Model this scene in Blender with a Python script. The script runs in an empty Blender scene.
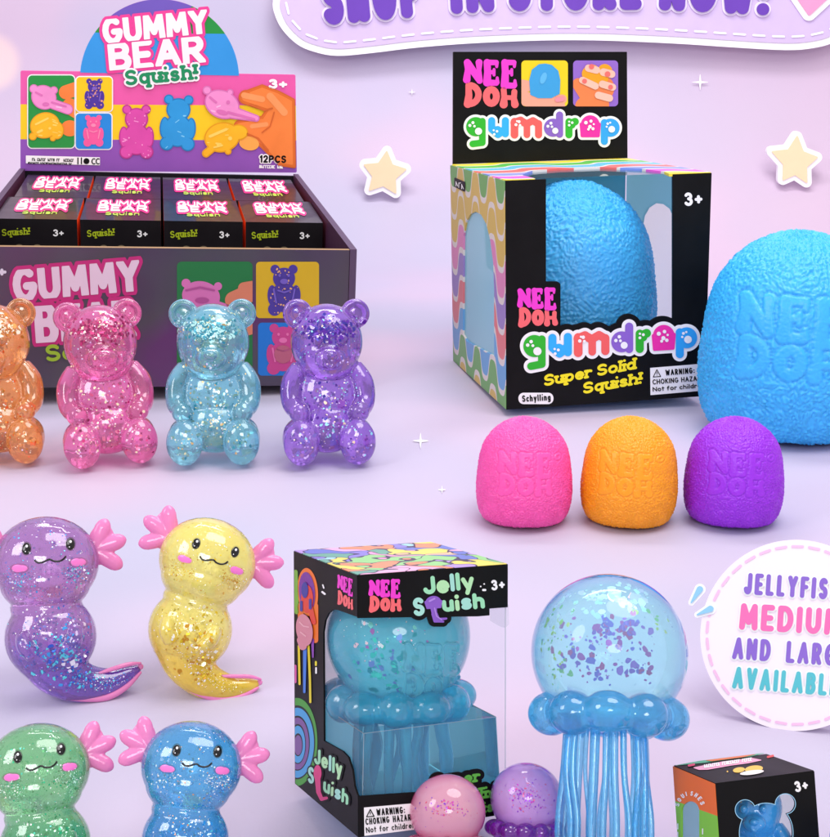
import bpy, math, random
import numpy as np
from mathutils import Vector, Matrix, noise

random.seed(7)
rng = np.random.default_rng(7)
scene = bpy.context.scene
COL = scene.collection

# ------------------------------------------------------------------ camera, light, exposure
F_PX, PITCH, CAM_H = 1350.0, math.radians(16.0), 1.6        # focal length in photo pixels (830 wide)
cam_data = bpy.data.cameras.new('camera')
cam = bpy.data.objects.new('camera', cam_data)
COL.objects.link(cam)
cam.location = (0, 0, CAM_H)
cam.rotation_euler = (math.pi / 2 - PITCH, 0, 0)
cam_data.sensor_fit = 'HORIZONTAL'
cam_data.sensor_width = 36.0
cam_data.lens = 36.0 * F_PX / 830.0
cam_data.clip_start = 0.05
cam_data.clip_end = 200
scene.camera = cam

world = bpy.data.worlds.new('World')
scene.world = world
world.use_nodes = True
bg = world.node_tree.nodes['Background']
bg.inputs[0].default_value = (1.0, 0.975, 1.0, 1)
bg.inputs[1].default_value = 0.60

def area_lamp(name, loc, target, size, power, color=(1, 1, 1)):
    d = bpy.data.lights.new(name, 'AREA')
    d.shape = 'ELLIPSE'
    d.size, d.size_y = size
    d.energy = power
    d.color = color
    o = bpy.data.objects.new(name, d)
    COL.objects.link(o)
    o.location = loc
    o.rotation_euler = (Vector(target) - Vector(loc)).to_track_quat('-Z', 'Y').to_euler()
    return o

area_lamp('softbox_key', (2.0, 3.2, 7.0), (0.0, 6.6, 0.3), (4.6, 4.6), 240, (1.0, 0.98, 0.96))
area_lamp('added_side_fill', (-4.8, 0.6, 4.6), (-0.2, 5.0, 0.4), (2.2, 3.0), 100, (0.98, 0.97, 1.0))  # unseen lamp added for highlights from the left
area_lamp('added_front_fill', (0.4, -5.0, 5.0), (0.1, 4.4, 0.4), (3.4, 2.0), 135, (1.0, 1.0, 1.0))  # unseen fill added to brighten the fronts of things
area_lamp('added_wall_fill', (0.0, 7.0, 6.5), (0.0, 10.4, 0.9), (6.0, 1.6), 210, (1.0, 0.98, 1.0))  # unseen fill added because the wall came out dark

scene.view_settings.view_transform = 'Standard'
scene.view_settings.look = 'None'
scene.view_settings.exposure = 0.24
scene.view_settings.gamma = 1.0
scene.render.engine = 'CYCLES'
scene.cycles.max_bounces = 14
scene.cycles.transparent_max_bounces = 16
scene.cycles.transmission_bounces = 12
scene.cycles.sample_clamp_indirect = 6.0
scene.cycles.blur_glossy = 0.4

# ------------------------------------------------------------------ picture <-> world
CAM_P = np.array([0, 0, CAM_H])
C_D = np.array([0, math.cos(PITCH), -math.sin(PITCH)])
C_U = np.array([0, math.sin(PITCH), math.cos(PITCH)])

def rays(pts):
    pts = np.asarray(pts, float).reshape(-1, 2)
    r = C_D[None, :] - C_U[None, :] * ((pts[:, 1:2] - 418.5) / F_PX)
    r = r + np.array([1.0, 0, 0])[None, :] * ((pts[:, 0:1] - 415) / F_PX)
    return r

def on_plane(pts, p0, n):
    r = rays(pts)
    t = ((np.asarray(p0) - CAM_P) @ n) / (r @ n)
    return CAM_P + r * t[:, None]

def on_floor(px, py):
    return on_plane([(px, py)], np.zeros(3), np.array([0, 0, 1.0]))[0]

# ------------------------------------------------------------------ materials
MATS = {}

def lin(h):
    h = h.lstrip('#')
    out = []
    for i in (0, 2, 4):
        c = int(h[i:i + 2], 16) / 255
        out.append(c / 12.92 if c <= 0.04045 else ((c + 0.055) / 1.055) ** 2.4)
    return (*out, 1.0)

def new_mat(name):
    m = bpy.data.materials.new(name)
    m.use_nodes = True
    nt = m.node_tree
    return m, nt, nt.nodes, nt.links, nt.nodes['Principled BSDF']

def card(h, rough=0.42, coat=0.0, vary=0.05):
    """Printed card: a flat ink colour with faint mottling and uneven gloss."""
    key = ('card', h, rough, coat, vary)
    if key in MATS:
        return MATS[key]
    m, nt, N, L, p = new_mat('card_' + h.strip('#'))
    tc = N.new('ShaderNodeTexCoord')
    nz = N.new('ShaderNodeTexNoise')
    nz.inputs['Scale'].default_value = 9
    nz.inputs['Detail'].default_value = 4
    L.new(tc.outputs['Object'], nz.inputs['Vector'])
    mx = N.new('ShaderNodeMix'); mx.data_type = 'RGBA'
    c = lin(h)
    mx.inputs['A'].default_value = tuple(max(0, v * (1 - vary) - 0.002) for v in c[:3]) + (1,)
    mx.inputs['B'].default_value = tuple(min(1, v * (1 + vary) + 0.003) for v in c[:3]) + (1,)
    L.new(nz.outputs['Fac'], mx.inputs['Factor'])
    L.new(mx.outputs['Result'], p.inputs['Base Color'])
    mr = N.new('ShaderNodeMapRange')
    mr.inputs['To Min'].default_value = rough - 0.08
    mr.inputs['To Max'].default_value = rough + 0.08
    L.new(nz.outputs['Fac'], mr.inputs['Value'])
    L.new(mr.outputs['Result'], p.inputs['Roughness'])
    p.inputs['Coat Weight'].default_value = coat
    p.inputs['Specular IOR Level'].default_value = 0.35 if max(lin(h)[:3]) > 0.03 else 0.16
    MATS[key] = m
    return m

def jelly(name, base, deep, trans=0.6, rough=0.05, sparkle=0.5, spark_scale=1.0, ior=1.42, clear=0.0, swirl=0.5, settle=None):
    """Translucent moulded jelly: glossy skin, cloudy colour inside, specks of foil near the surface."""
    m, nt, N, L, p = new_mat(name)
    tc = N.new('ShaderNodeTexCoord')
    nz = N.new('ShaderNodeTexNoise')
    nz.inputs['Scale'].default_value = 0.035 * spark_scale
    nz.inputs['Detail'].default_value = 3
    nz.inputs['Distortion'].default_value = 1.2
    L.new(tc.outputs['Object'], nz.inputs['Vector'])
    ramp = N.new('ShaderNodeMapRange')
    ramp.inputs['From Min'].default_value = 0.35
    ramp.inputs['From Max'].default_value = 0.68
    L.new(nz.outputs['Fac'], ramp.inputs['Value'])
    mx = N.new('ShaderNodeMix'); mx.data_type = 'RGBA'
    mx.inputs['A'].default_value = lin(base)
    cb = [a * (1 - swirl) + b * swirl for a, b in zip(lin(base), lin(deep))]
    mx.inputs['B'].default_value = (*cb[:3], 1)
    L.new(ramp.outputs['Result'], mx.inputs['Factor'])
    col = mx.outputs['Result']
    if settle:                                  # glitter gel settled towards the bottom, darker ink there
        sz = N.new('ShaderNodeSeparateXYZ'); L.new(tc.outputs['Object'], sz.inputs[0])
        ad = N.new('ShaderNodeMath'); ad.operation = 'MULTIPLY_ADD'
        ad.inputs[1].default_value = 46.0
        L.new(nz.outputs['Fac'], ad.inputs[0]); L.new(sz.outputs[2], ad.inputs[2])
        mz = N.new('ShaderNodeMapRange'); mz.interpolation_type = 'SMOOTHSTEP'
        mz.inputs['From Min'].default_value = settle[1] + 23; mz.inputs['From Max'].default_value = settle[2] + 23
        L.new(ad.outputs[0], mz.inputs['Value'])
        m5 = N.new('ShaderNodeMix'); m5.data_type = 'RGBA'
        m5.inputs['B'].default_value = lin(settle[0]); L.new(col, m5.inputs['A']); L.new(mz.outputs['Result'], m5.inputs['Factor'])
        col = m5.outputs['Result']
    L.new(col, p.inputs['Base Color'])
    p.inputs['Roughness'].default_value = rough
    p.inputs['IOR'].default_value = ior
    p.inputs['Transmission Weight'].default_value = trans
    p.inputs['Coat Weight'].default_value = 1.0
    p.inputs['Coat IOR'].default_value = 1.6
    p.inputs['Coat Roughness'].default_value = 0.02
    # gentle hand-moulded unevenness in the skin
    bn = N.new('ShaderNodeTexNoise')
    bn.inputs['Scale'].default_value = 0.09 * spark_scale
    bn.inputs['Detail'].default_value = 2
    L.new(tc.outputs['Object'], bn.inputs['Vector'])
    bp = N.new('ShaderNodeBump')
    bp.inputs['Strength'].default_value = 0.25
    bp.inputs['Distance'].default_value = 0.01
    L.new(bn.outputs['Fac'], bp.inputs['Height'])
    L.new(bp.outputs['Normal'], p.inputs['Normal'])
    out = N['Material Output']
    last = p.outputs['BSDF']
    if clear > 0:
        tr = N.new('ShaderNodeBsdfTransparent')
        lt = [0.35 + 0.65 * v for v in lin(base)[:3]]
        tr.inputs['Color'].default_value = (*lt, 1)
        mc = N.new('ShaderNodeMixShader')
        mc.inputs['Fac'].default_value = clear
        L.new(last, mc.inputs[1]); L.new(tr.outputs[0], mc.inputs[2])
        last = mc.outputs[0]
    if sparkle > 0:
        vo = N.new('ShaderNodeTexVoronoi')
        vo.inputs['Scale'].default_value = 0.30 * spark_scale
        L.new(tc.outputs['Object'], vo.inputs['Vector'])
        sp = N.new('ShaderNodeSeparateColor')
        L.new(vo.outputs['Color'], sp.inputs[0])
        pick = N.new('ShaderNodeMath'); pick.operation = 'GREATER_THAN'
        pick.inputs[1].default_value = 1 - sparkle
        L.new(sp.outputs[0], pick.inputs[0])
        near = N.new('ShaderNodeMath'); near.operation = 'LESS_THAN'
        L.new(vo.outputs['Distance'], near.inputs[0])
        mrs = N.new('ShaderNodeMapRange')
        mrs.inputs['To Min'].default_value = 0.12; mrs.inputs['To Max'].default_value = 0.30
        L.new(sp.outputs[1], mrs.inputs['Value'])
        L.new(mrs.outputs['Result'], near.inputs[1])
        mul = N.new('ShaderNodeMath'); mul.operation = 'MULTIPLY'
        L.new(pick.outputs[0], mul.inputs[0]); L.new(near.outputs[0], mul.inputs[1])
        cr = N.new('ShaderNodeValToRGB')
        cr.color_ramp.interpolation = 'CONSTANT'
        els = cr.color_ramp.elements
        els[0].color = lin('#ffffff')
        els[1].position = 0.4; els[1].color = lin('#fff3d8')
        for pos, c in ((0.55, '#d8f6ff'), (0.7, '#f4dcff'), (0.85, deep)):
            e = els.new(pos); e.color = lin(c)
        L.new(sp.outputs[2], cr.inputs[0])
        g = N.new('ShaderNodeBsdfPrincipled')
        g.inputs['Roughness'].default_value = 0.3
        g.inputs['Metallic'].default_value = 0.2
        g.inputs['Coat Weight'].default_value = 0.6
        L.new(cr.outputs[0], g.inputs['Base Color'])
        ms = N.new('ShaderNodeMixShader')
        L.new(mul.outputs[0], ms.inputs['Fac'])
        L.new(last, ms.inputs[1]); L.new(g.outputs[0], ms.inputs[2])
        last = ms.outputs[0]
    L.new(last, out.inputs['Surface'])
    return m

def clear_plastic(name, tint=(1, 1, 1), clear=0.9, rough=0.03):
    m, nt, N, L, p = new_mat(name)
    out = N['Material Output']
    tr = N.new('ShaderNodeBsdfTransparent')
    tr.inputs['Color'].default_value = (*tint, 1)
    gl = N.new('ShaderNodeBsdfGlossy')
    gl.inputs['Roughness'].default_value = rough
    df = N.new('ShaderNodeBsdfDiffuse')
    df.inputs['Color'].default_value = (*([0.5 + 0.5 * t for t in tint] if clear > 0.5 else tint), 1)
    fr = N.new('ShaderNodeFresnel'); fr.inputs['IOR'].default_value = 1.16
    m1 = N.new('ShaderNodeMixShader'); m1.inputs['Fac'].default_value = 1 - clear
    L.new(tr.outputs[0], m1.inputs[1]); L.new(df.outputs[0], m1.inputs[2])
    m2 = N.new('ShaderNodeMixShader')
    L.new(fr.outputs[0], m2.inputs['Fac'])
    L.new(m1.outputs[0], m2.inputs[1]); L.new(gl.outputs[0], m2.inputs[2])
    L.new(m2.outputs[0], out.inputs['Surface'])
    N.remove(p)
    return m

def rubber(name, h, rough=0.33, sss=0.22):
    """Soft squeezy rubber with a fine grain; the coarse wrinkles are in the mesh."""
    m, nt, N, L, p = new_mat(name)
    tc = N.new('ShaderNodeTexCoord')
    p.inputs['Base Color'].default_value = lin(h)
    p.inputs['Roughness'].default_value = rough
    p.inputs['Subsurface Weight'].default_value = sss
    p.inputs['Subsurface Radius'].default_value = (1, 1, 1)
    p.inputs['Subsurface Scale'].default_value = 0.04
    nz = N.new('ShaderNodeTexNoise')
    nz.inputs['Scale'].default_value = 60
    nz.inputs['Detail'].default_value = 3
    L.new(tc.outputs['Object'], nz.inputs['Vector'])
    bp = N.new('ShaderNodeBump'); bp.inputs['Strength'].default_value = 0.12; bp.inputs['Distance'].default_value = 0.01
    L.new(nz.outputs['Fac'], bp.inputs['Height'])
    L.new(bp.outputs['Normal'], p.inputs['Normal'])
    return m

def gloss(name, h, rough=0.12, trans=0.0, coat=0.5):
    key = ('gloss', name, h)
    if key in MATS:
        return MATS[key]
    m, nt, N, L, p = new_mat(name)
    p.inputs['Base Color'].default_value = lin(h)
    p.inputs['Roughness'].default_value = rough
    p.inputs['Transmission Weight'].default_value = trans
    p.inputs['IOR'].default_value = 1.36
    p.inputs['Coat Weight'].default_value = coat
    tc = N.new('ShaderNodeTexCoord')
    nz = N.new('ShaderNodeTexNoise'); nz.inputs['Scale'].default_value = 0.1
    L.new(tc.outputs['Object'], nz.inputs['Vector'])
    bp = N.new('ShaderNodeBump'); bp.inputs['Strength'].default_value = 0.15; bp.inputs['Distance'].default_value = 0.01
    L.new(nz.outputs['Fac'], bp.inputs['Height']); L.new(bp.outputs['Normal'], p.inputs['Normal'])
    MATS[key] = m
    return m

def foil(h):
    key = ('foil', h)
    if key in MATS:
        return MATS[key]
    m, nt, N, L, p = new_mat('foil_' + h.strip('#'))
    p.inputs['Base Color'].default_value = lin(h)
    p.inputs['Metallic'].default_value = 0.35
    p.inputs['Roughness'].default_value = 0.3
    MATS[key] = m
    return m

# ------------------------------------------------------------------ objects and tags
def mesh_obj(name, verts, faces, mats, parent=None, idx=None, smooth=False):
    me = bpy.data.meshes.new(name)
    me.from_pydata([tuple(v) for v in verts], [], [tuple(f) for f in faces])
    for m in (mats if isinstance(mats, (list, tuple)) else [mats]):
        me.materials.append(m)
    if idx is not None:
        me.polygons.foreach_set('material_index', np.asarray(idx, dtype=np.int32))
    if smooth:
        me.polygons.foreach_set('use_smooth', np.ones(len(me.polygons), dtype=bool))
    me.update()
    o = bpy.data.objects.new(name, me)
    COL.objects.link(o)
    if parent is not None:
        o.parent = parent
    return o

def tag(o, label, cat, group=None, kind=None):
    if label: o['label'] = label
    if cat: o['category'] = cat
    if group: o['group'] = group
    if kind: o['kind'] = kind
    return o

def thing(name, M, label, cat, group=None):
    o = bpy.data.objects.new(name, None)
    o.empty_display_size = 0.1
    COL.objects.link(o)
    o.matrix_world = Matrix(M) if not isinstance(M, Matrix) else M
    return tag(o, label, cat, group)

def stuff(o):
    o['kind'] = 'stuff'
    return o

# ------------------------------------------------------------------ 2-D shapes (signed distances, photo pixels, y down)
class S:
    def __init__(self, f, bb): self.f, self.bb = f, bb
    def __call__(self, X, Y): return self.f(X, Y)
    def __or__(self, b):
        a = self
        return S(lambda X, Y: np.minimum(a(X, Y), b(X, Y)), (min(a.bb[0], b.bb[0]), min(a.bb[1], b.bb[1]), max(a.bb[2], b.bb[2]), max(a.bb[3], b.bb[3])))
    def __and__(self, b):
        a = self
        return S(lambda X, Y: np.maximum(a(X, Y), b(X, Y)), (max(a.bb[0], b.bb[0]), max(a.bb[1], b.bb[1]), min(a.bb[2], b.bb[2]), min(a.bb[3], b.bb[3])))
    def __sub__(self, b):
        a = self
        return S(lambda X, Y: np.maximum(a(X, Y), -b(X, Y)), a.bb)
    def off(self, w):
        a = self
        return S(lambda X, Y: a(X, Y) - w, (a.bb[0] - w, a.bb[1] - w, a.bb[2] + w, a.bb[3] + w))

def union(items):
    items = list(items)
    bb = (min(i.bb[0] for i in items), min(i.bb[1] for i in items), max(i.bb[2] for i in items), max(i.bb[3] for i in items))
    def f(X, Y):
        d = items[0](X, Y)
        for i in items[1:]:
            d = np.minimum(d, i(X, Y))
        return d
    return S(f, bb)

def circ(x, y, r): return S(lambda X, Y: np.hypot(X - x, Y - y) - r, (x - r, y - r, x + r, y + r))

def ell(x, y, rx, ry, rot=0):
    c, s = math.cos(math.radians(rot)), math.sin(math.radians(rot))
    m = max(rx, ry)
    def f(X, Y):
        u = (X - x) * c + (Y - y) * s; v = -(X - x) * s + (Y - y) * c
        k = np.hypot(u / rx, v / ry); g = np.hypot(u / rx ** 2, v / ry ** 2) + 1e-9
        return k * (k - 1) / g
    return S(f, (x - m, y - m, x + m, y + m))

def cap(x0, y0, x1, y1, r0, r1=None):
    r1 = r0 if r1 is None else r1
    dx, dy = x1 - x0, y1 - y0
    ll = dx * dx + dy * dy + 1e-12
    def f(X, Y):
        t = np.clip(((X - x0) * dx + (Y - y0) * dy) / ll, 0, 1)
        return np.hypot(X - x0 - t * dx, Y - y0 - t * dy) - (r0 + (r1 - r0) * t)
    m = max(r0, r1)
    return S(f, (min(x0, x1) - m, min(y0, y1) - m, max(x0, x1) + m, max(y0, y1) + m))

def poly(pts, r=0.0):
    P = np.asarray(pts, float)
    def f(X, Y):
        d = np.full(X.shape, 1e18); s = np.ones(X.shape)
        n = len(P)
        for i in range(n):
            a, b = P[i], P[i - 1]
            ex, ey = b - a
            wx, wy = X - a[0], Y - a[1]
            t = np.clip((wx * ex + wy * ey) / (ex * ex + ey * ey + 1e-12), 0, 1)
            d = np.minimum(d, (wx - ex * t) ** 2 + (wy - ey * t) ** 2)
            c1 = Y >= a[1]; c2 = Y < b[1]; c3 = ex * wy > ey * wx
            flip = (c1 & c2 & c3) | (~c1 & ~c2 & ~c3)
            s = np.where(flip, -s, s)
        return s * np.sqrt(d) - r
    return S(f, (P[:, 0].min() - r, P[:, 1].min() - r, P[:, 0].max() + r, P[:, 1].max() + r))

def rr(x0, y0, x1, y1, r):
    return poly([(x0 + r, y0 + r), (x1 - r, y0 + r), (x1 - r, y1 - r), (x0 + r, y1 - r)], r)

def path(pts, r, r1=None):
    n = len(pts) - 1
    r1 = r if r1 is None else r1
    return union(cap(*pts[i], *pts[i + 1], r + (r1 - r) * i / n, r + (r1 - r) * (i + 1) / n) for i in range(n))

def arcp(cx, cy, rx, ry, a0, a1, n=12):
    return [(cx + rx * math.cos(math.radians(a0 + (a1 - a0) * i / n)), cy + ry * math.sin(math.radians(a0 + (a1 - a0) * i / n))) for i in range(n + 1)]

# ------------------------------------------------------------------ a single-stroke alphabet (unit cap height, y up)
FONT = {
 'A': (.8, [[(0, 0), (.4, 1), (.8, 0)], [(.17, .34), (.63, .34)]]),
 'B': (.66, [[(.3, .54), (0, .54), (0, 1), (.32, 1)] + arcp(.32, .77, .28, .23, 90, -90) + [(0, .54), (0, 0), (.34, 0)] + arcp(.34, .27, .32, .27, -90, 90)]),
 'C': (.72, [arcp(.42, .5, .42, .5, 48, 312)]),
 'D': (.74, [[(0, 0), (0, 1), (.28, 1)] + arcp(.28, .5, .46, .5, 90, -90) + [(0, 0)]]),
 'E': (.55, [[(.55, 1), (0, 1), (0, 0), (.55, 0)], [(0, .5), (.47, .5)]]),
 'F': (.55, [[(.55, 1), (0, 1), (0, 0)], [(0, .52), (.47, .52)]]),
 'G': (.8, [arcp(.42, .5, .42, .5, 50, 350) + [(.82, .45), (.5, .45)]]),
 'H': (.72, [[(0, 0), (0, 1)], [(.72, 0), (.72, 1)], [(0, .5), (.72, .5)]]),
 'I': (.02, [[(0, 0), (0, 1)]]),
 'J': (.5, [[(.5, 1), (.5, .27)] + arcp(.25, .27, .25, .27, 0, -165)]),
 'K': (.65, [[(0, 0), (0, 1)], [(.62, 1), (0, .42)], [(.22, .6), (.65, 0)]]),
 'L': (.5, [[(0, 1), (0, 0), (.5, 0)]]),
 'M': (.92, [[(0, 0), (.06, 1), (.46, .25), (.86, 1), (.92, 0)]]),
 'N': (.72, [[(0, 0), (0, 1), (.72, 0), (.72, 1)]]),
 'O': (.84, [arcp(.42, .5, .42, .5, 0, 360, 24)]),
 'P': (.62, [[(0, 0), (0, 1), (.3, 1)] + arcp(.3, .73, .32, .27, 90, -90) + [(0, .46)]]),
 'R': (.66, [[(0, 0), (0, 1), (.3, 1)] + arcp(.3, .74, .32, .26, 90, -90) + [(0, .48)], [(.3, .48), (.66, 0)]]),
 'S': (.62, [arcp(.32, .755, .29, .245, 30, 270, 12) + arcp(.31, .255, .31, .255, 90, -150, 12)]),
 'T': (.7, [[(0, 1), (.7, 1)], [(.35, 1), (.35, 0)]]),
 'U': (.72, [[(0, 1), (0, .34)] + arcp(.36, .34, .36, .34, 180, 360) + [(.72, 1)]]),
 'V': (.76, [[(0, 1), (.38, 0), (.76, 1)]]),
 'W': (1.1, [[(0, 1), (.25, 0), (.55, .8), (.85, 0), (1.1, 1)]]),
 'Y': (.76, [[(0, 1), (.38, .48), (.76, 1)], [(.38, .48), (.38, 0)]]),
 'Z': (.62, [[(0, 1), (.62, 1), (0, 0), (.62, 0)]]),
 'a': (.5, [arcp(.25, .32, .25, .32, 0, 360, 18), [(.5, .64), (.5, 0)]]),
 'c': (.46, [arcp(.27, .33, .27, .33, 50, 310)]),
 'd': (.52, [arcp(.25, .32, .25, .32, 0, 360, 18), [(.52, 1), (.52, 0)]]),
 'e': (.54, [[(.02, .34), (.54, .34)] + arcp(.28, .33, .27, .33, 0, 315)]),
 'f': (.36, [[(.12, 0), (.12, .8)] + arcp(.32, .8, .2, .2, 180, 80), [(0, .62), (.34, .62)]]),
 'g': (.5, [arcp(.25, .34, .25, .3, 0, 360, 18), [(.5, .64), (.5, -.1)] + arcp(.25, -.1, .25, .22, 0, -150)]),
 'h': (.5, [[(0, 0), (0, 1)], [(0, .4)] + arcp(.25, .4, .25, .26, 180, 0) + [(.5, 0)]]),
 'i': (.04, [[(.02, 0), (.02, .58)], [(.02, 1.03), (.03, 1.03)]]),
 'l': (.04, [[(.02, 0), (.02, 1)]]),
 'n': (.5, [[(0, 0), (0, .66)], [(0, .4)] + arcp(.25, .4, .25, .26, 180, 0) + [(.5, 0)]]),
 'o': (.56, [arcp(.28, .33, .28, .33, 0, 360, 18)]),
 'p': (.52, [arcp(.27, .33, .25, .32, 0, 360, 18), [(0, .66), (0, -.32)]]),
 'q': (.52, [arcp(.25, .33, .25, .32, 0, 360, 18), [(.52, .66), (.52, -.32)]]),
 'r': (.36, [[(0, 0), (0, .66)], [(0, .36)] + arcp(.24, .36, .24, .28, 180, 60)]),
 's': (.46, [arcp(.24, .49, .2, .16, 30, 270, 10) + arcp(.23, .165, .22, .165, 90, -150, 10)]),
 't': (.36, [[(.15, .95), (.15, 0)], [(0, .66), (.36, .66)]]),
 'u': (.5, [[(0, .66), (0, .26)] + arcp(.25, .26, .25, .26, 180, 360) + [(.5, .66)], [(.5, .3), (.5, 0)]]),
 'y': (.52, [[(0, .66), (.27, .02)], [(.52, .66), (.2, -.32)]]),
 '1': (.2, [[(0, .8), (.2, 1), (.2, 0)]]),
 '2': (.56, [arcp(.28, .72, .28, .28, 165, -30) + [(0, 0), (.56, 0)]]),
 '3': (.56, [arcp(.26, .76, .26, .24, 150, -80, 10) + arcp(.26, .27, .3, .27, 85, -150, 12)]),
 '+': (.5, [[(0, .45), (.5, .45)], [(.25, .2), (.25, .7)]]),
 '!': (.02, [[(0, .44), (.01, 1)], [(0, 0), (.01, 0)]]),
 ':': (.02, [[(0, .1), (.01, .1)], [(0, .58), (.01, .58)]]),
 '.': (.02, [[(0, 0), (.01, 0)]]),
 '-': (.4, [[(0, .42), (.4, .42)]]),
}

def glyphs(text, p0, p1, h, r, slant=0.0, gap=0.2, serif=False, space=0.45, bend=None, bounce=None):
    """One shape per letter, set from baseline point p0 to p1 (photo pixels), cap height h, stroke radius r."""
    p0, p1 = np.array(p0, float), np.array(p1, float)
    ln = np.linalg.norm(p1 - p0)
    e = (p1 - p0) / ln
    up = np.array([e[1], -e[0]])
    k = 2 * r                                       # every letter cell is its skeleton plus the pen
    widths = [0 if c == ' ' else FONT[c][0] for c in text]
    fixed = sum(space * h if c == ' ' else k for c in text) + gap * h * (len(text) - 1)
    sx = (ln - fixed) / max(1e-6, sum(widths))
    x, out = 0.0, []
    for n, c in enumerate(text):
        if c == ' ':
            x += space * h + gap * h
            continue
        w, strokes = FONT[c]
        strokes = [list(s) for s in strokes]
        if serif:
            add = []
            for s in strokes:
                for q, nb in ((s[0], s[1]), (s[-1], s[-2])):
                    if abs(q[0] - nb[0]) < 0.06 and abs(q[1] - nb[1]) > 0.2:
                        dq = serif * 0.13
                        add.append([(q[0] - dq, q[1]), (q[0] + dq, q[1])])
            strokes += add
        parts = []
        dy = bounce[n % len(bounce)] * h if bounce else 0
        for s in strokes:
            q = []
            for a, b in s:
                lx = x + r + a * sx
                ly = r + b * (h - k) + dy
                lx += slant * ly
                if bend: ly += bend(lx / ln) * h
                P = p0 + e * lx + up * ly
                q.append((P[0], P[1]))
            parts.append(path(q, r) if len(q) > 1 else circ(*q[0], r))
        out.append(union(parts))
        x += w * sx + k + gap * h
    return out

def words(*a, **k): return union(glyphs(*a, **k))

# ------------------------------------------------------------------ flat shapes to meshes (marching squares)
def march(sdf, res):
    x0, y0, x1, y1 = sdf.bb
    x0 -= res * 1.5; y0 -= res * 1.5; x1 += res * 1.5; y1 += res * 1.5
    nx, ny = int((x1 - x0) / res) + 2, int((y1 - y0) / res) + 2
    xs, ys = x0 + np.arange(nx) * res, y0 + np.arange(ny) * res
    X, Y = np.meshgrid(xs, ys)
    D = sdf(X, Y)
    D = np.where(np.abs(D) < 1e-6, -1e-6, D)
    ins = D < 0
    c4 = ins[:-1, :-1].astype(int) + ins[:-1, 1:] + ins[1:, :-1] + ins[1:, 1:]
    V, key, faces, rim = [], {}, [], []
    def corner(j, i):
        k = (0, j, i)
        if k not in key:
            key[k] = len(V); V.append((xs[i], ys[j]))
        return key[k]
    def cross(j, i, j2, i2):
        a, b = ((j, i), (j2, i2)) if (j, i) < (j2, i2) else ((j2, i2), (j, i))
        k = (1, a, b)
        if k not in key:
            da, db = D[a], D[b]
            t = da / (da - db)
            key[k] = len(V)
            V.append((xs[a[1]] + (xs[b[1]] - xs[a[1]]) * t, ys[a[0]] + (ys[b[0]] - ys[a[0]]) * t))
        return key[k]
    full = c4 == 4
    for j in range(ny - 1):
        row = full[j]
        if not row.any():
            continue
        e = np.flatnonzero(np.diff(np.concatenate(([0], row.astype(int), [0]))))
        for s, t in zip(e[::2], e[1::2]):
            faces.append((corner(j, s), corner(j, t), corner(j + 1, t), corner(j + 1, s)))
    for j, i in zip(*np.nonzero((c4 > 0) & (c4 < 4))):
        cyc = [(j, i), (j, i + 1), (j + 1, i + 1), (j + 1, i)]
        f, cr = [], []
        for n in range(4):
            a, b = cyc[n], cyc[(n + 1) % 4]
            if ins[a]: f.append(corner(*a))
            if ins[a] != ins[b]:
                q = cross(*a, *b)
                f.append(q); cr.append((q, bool(ins[a])))
        if len(f) > 2:
            faces.append(tuple(f))
        if len(cr) == 2:
            (a, ain), (b, _) = cr
            rim.append((a, b) if ain else (b, a))
    return np.array(V).reshape(-1, 2), faces, rim

class Sheet:
    """Printed layers on one plane of a thing. Shapes come in photo pixels, are cast onto the plane where it stands
    and kept in the thing's own coordinates, each layer a hair above the one below."""
    EPS = 0.0022
    def __init__(self, M, p0, n, lift=0.0, eps=None):
        self.M = np.array(M); self.inv = np.linalg.inv(self.M)
        self.p0, self.n = np.asarray(p0, float), np.asarray(n, float) / np.linalg.norm(n)
        self.lift = lift
        self.eps = self.EPS if eps is None else eps
        self.V, self.F, self.I, self.mats = [], [], [], []
        self.nv = 0; self.layer = 1
        if self.n @ (CAM_P - self.p0) < 0: self.flipn = True
        else: self.flipn = False
    def add(self, shape, mat, layer=None, res=0.7, thick=0.0):
        if layer is None:
            layer = self.layer
        self.layer = max(self.layer, layer)
        pts, faces, rim = march(shape, res)
        if not len(pts):
            return self
        n = self.n
        W = on_plane(pts, self.p0, n) + n * (self.lift + self.eps * layer)
        if mat not in self.mats: self.mats.append(mat)
        mi = self.mats.index(mat)
        b = self.nv
        sgn = not self.flipn
        fl = [tuple(b + q for q in (reversed(f) if sgn else f)) for f in faces]
        self.V.append(W); self.nv += len(W)
        self.F += fl; self.I += [mi] * len(fl)
        if thick > 0:
            B = W - n * thick
            b2 = self.nv
            self.V.append(B); self.nv += len(B)
            back = [tuple(b2 + q for q in (f if sgn else reversed(f))) for f in faces]
            side = [(b + p, b + q, b2 + q, b2 + p) if sgn else (b + q, b + p, b2 + p, b2 + q) for p, q in rim]
            self.F += back + side; self.I += [mi] * (len(back) + len(side))
        return self
    def up(self, n=1):
        self.layer += n
        return self
    def build(self, name, parent):
        W = np.concatenate(self.V)
        Lc = W @ self.inv[:3, :3].T + self.inv[:3, 3]
        return mesh_obj(name, Lc, self.F, self.mats, parent, self.I)

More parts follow.
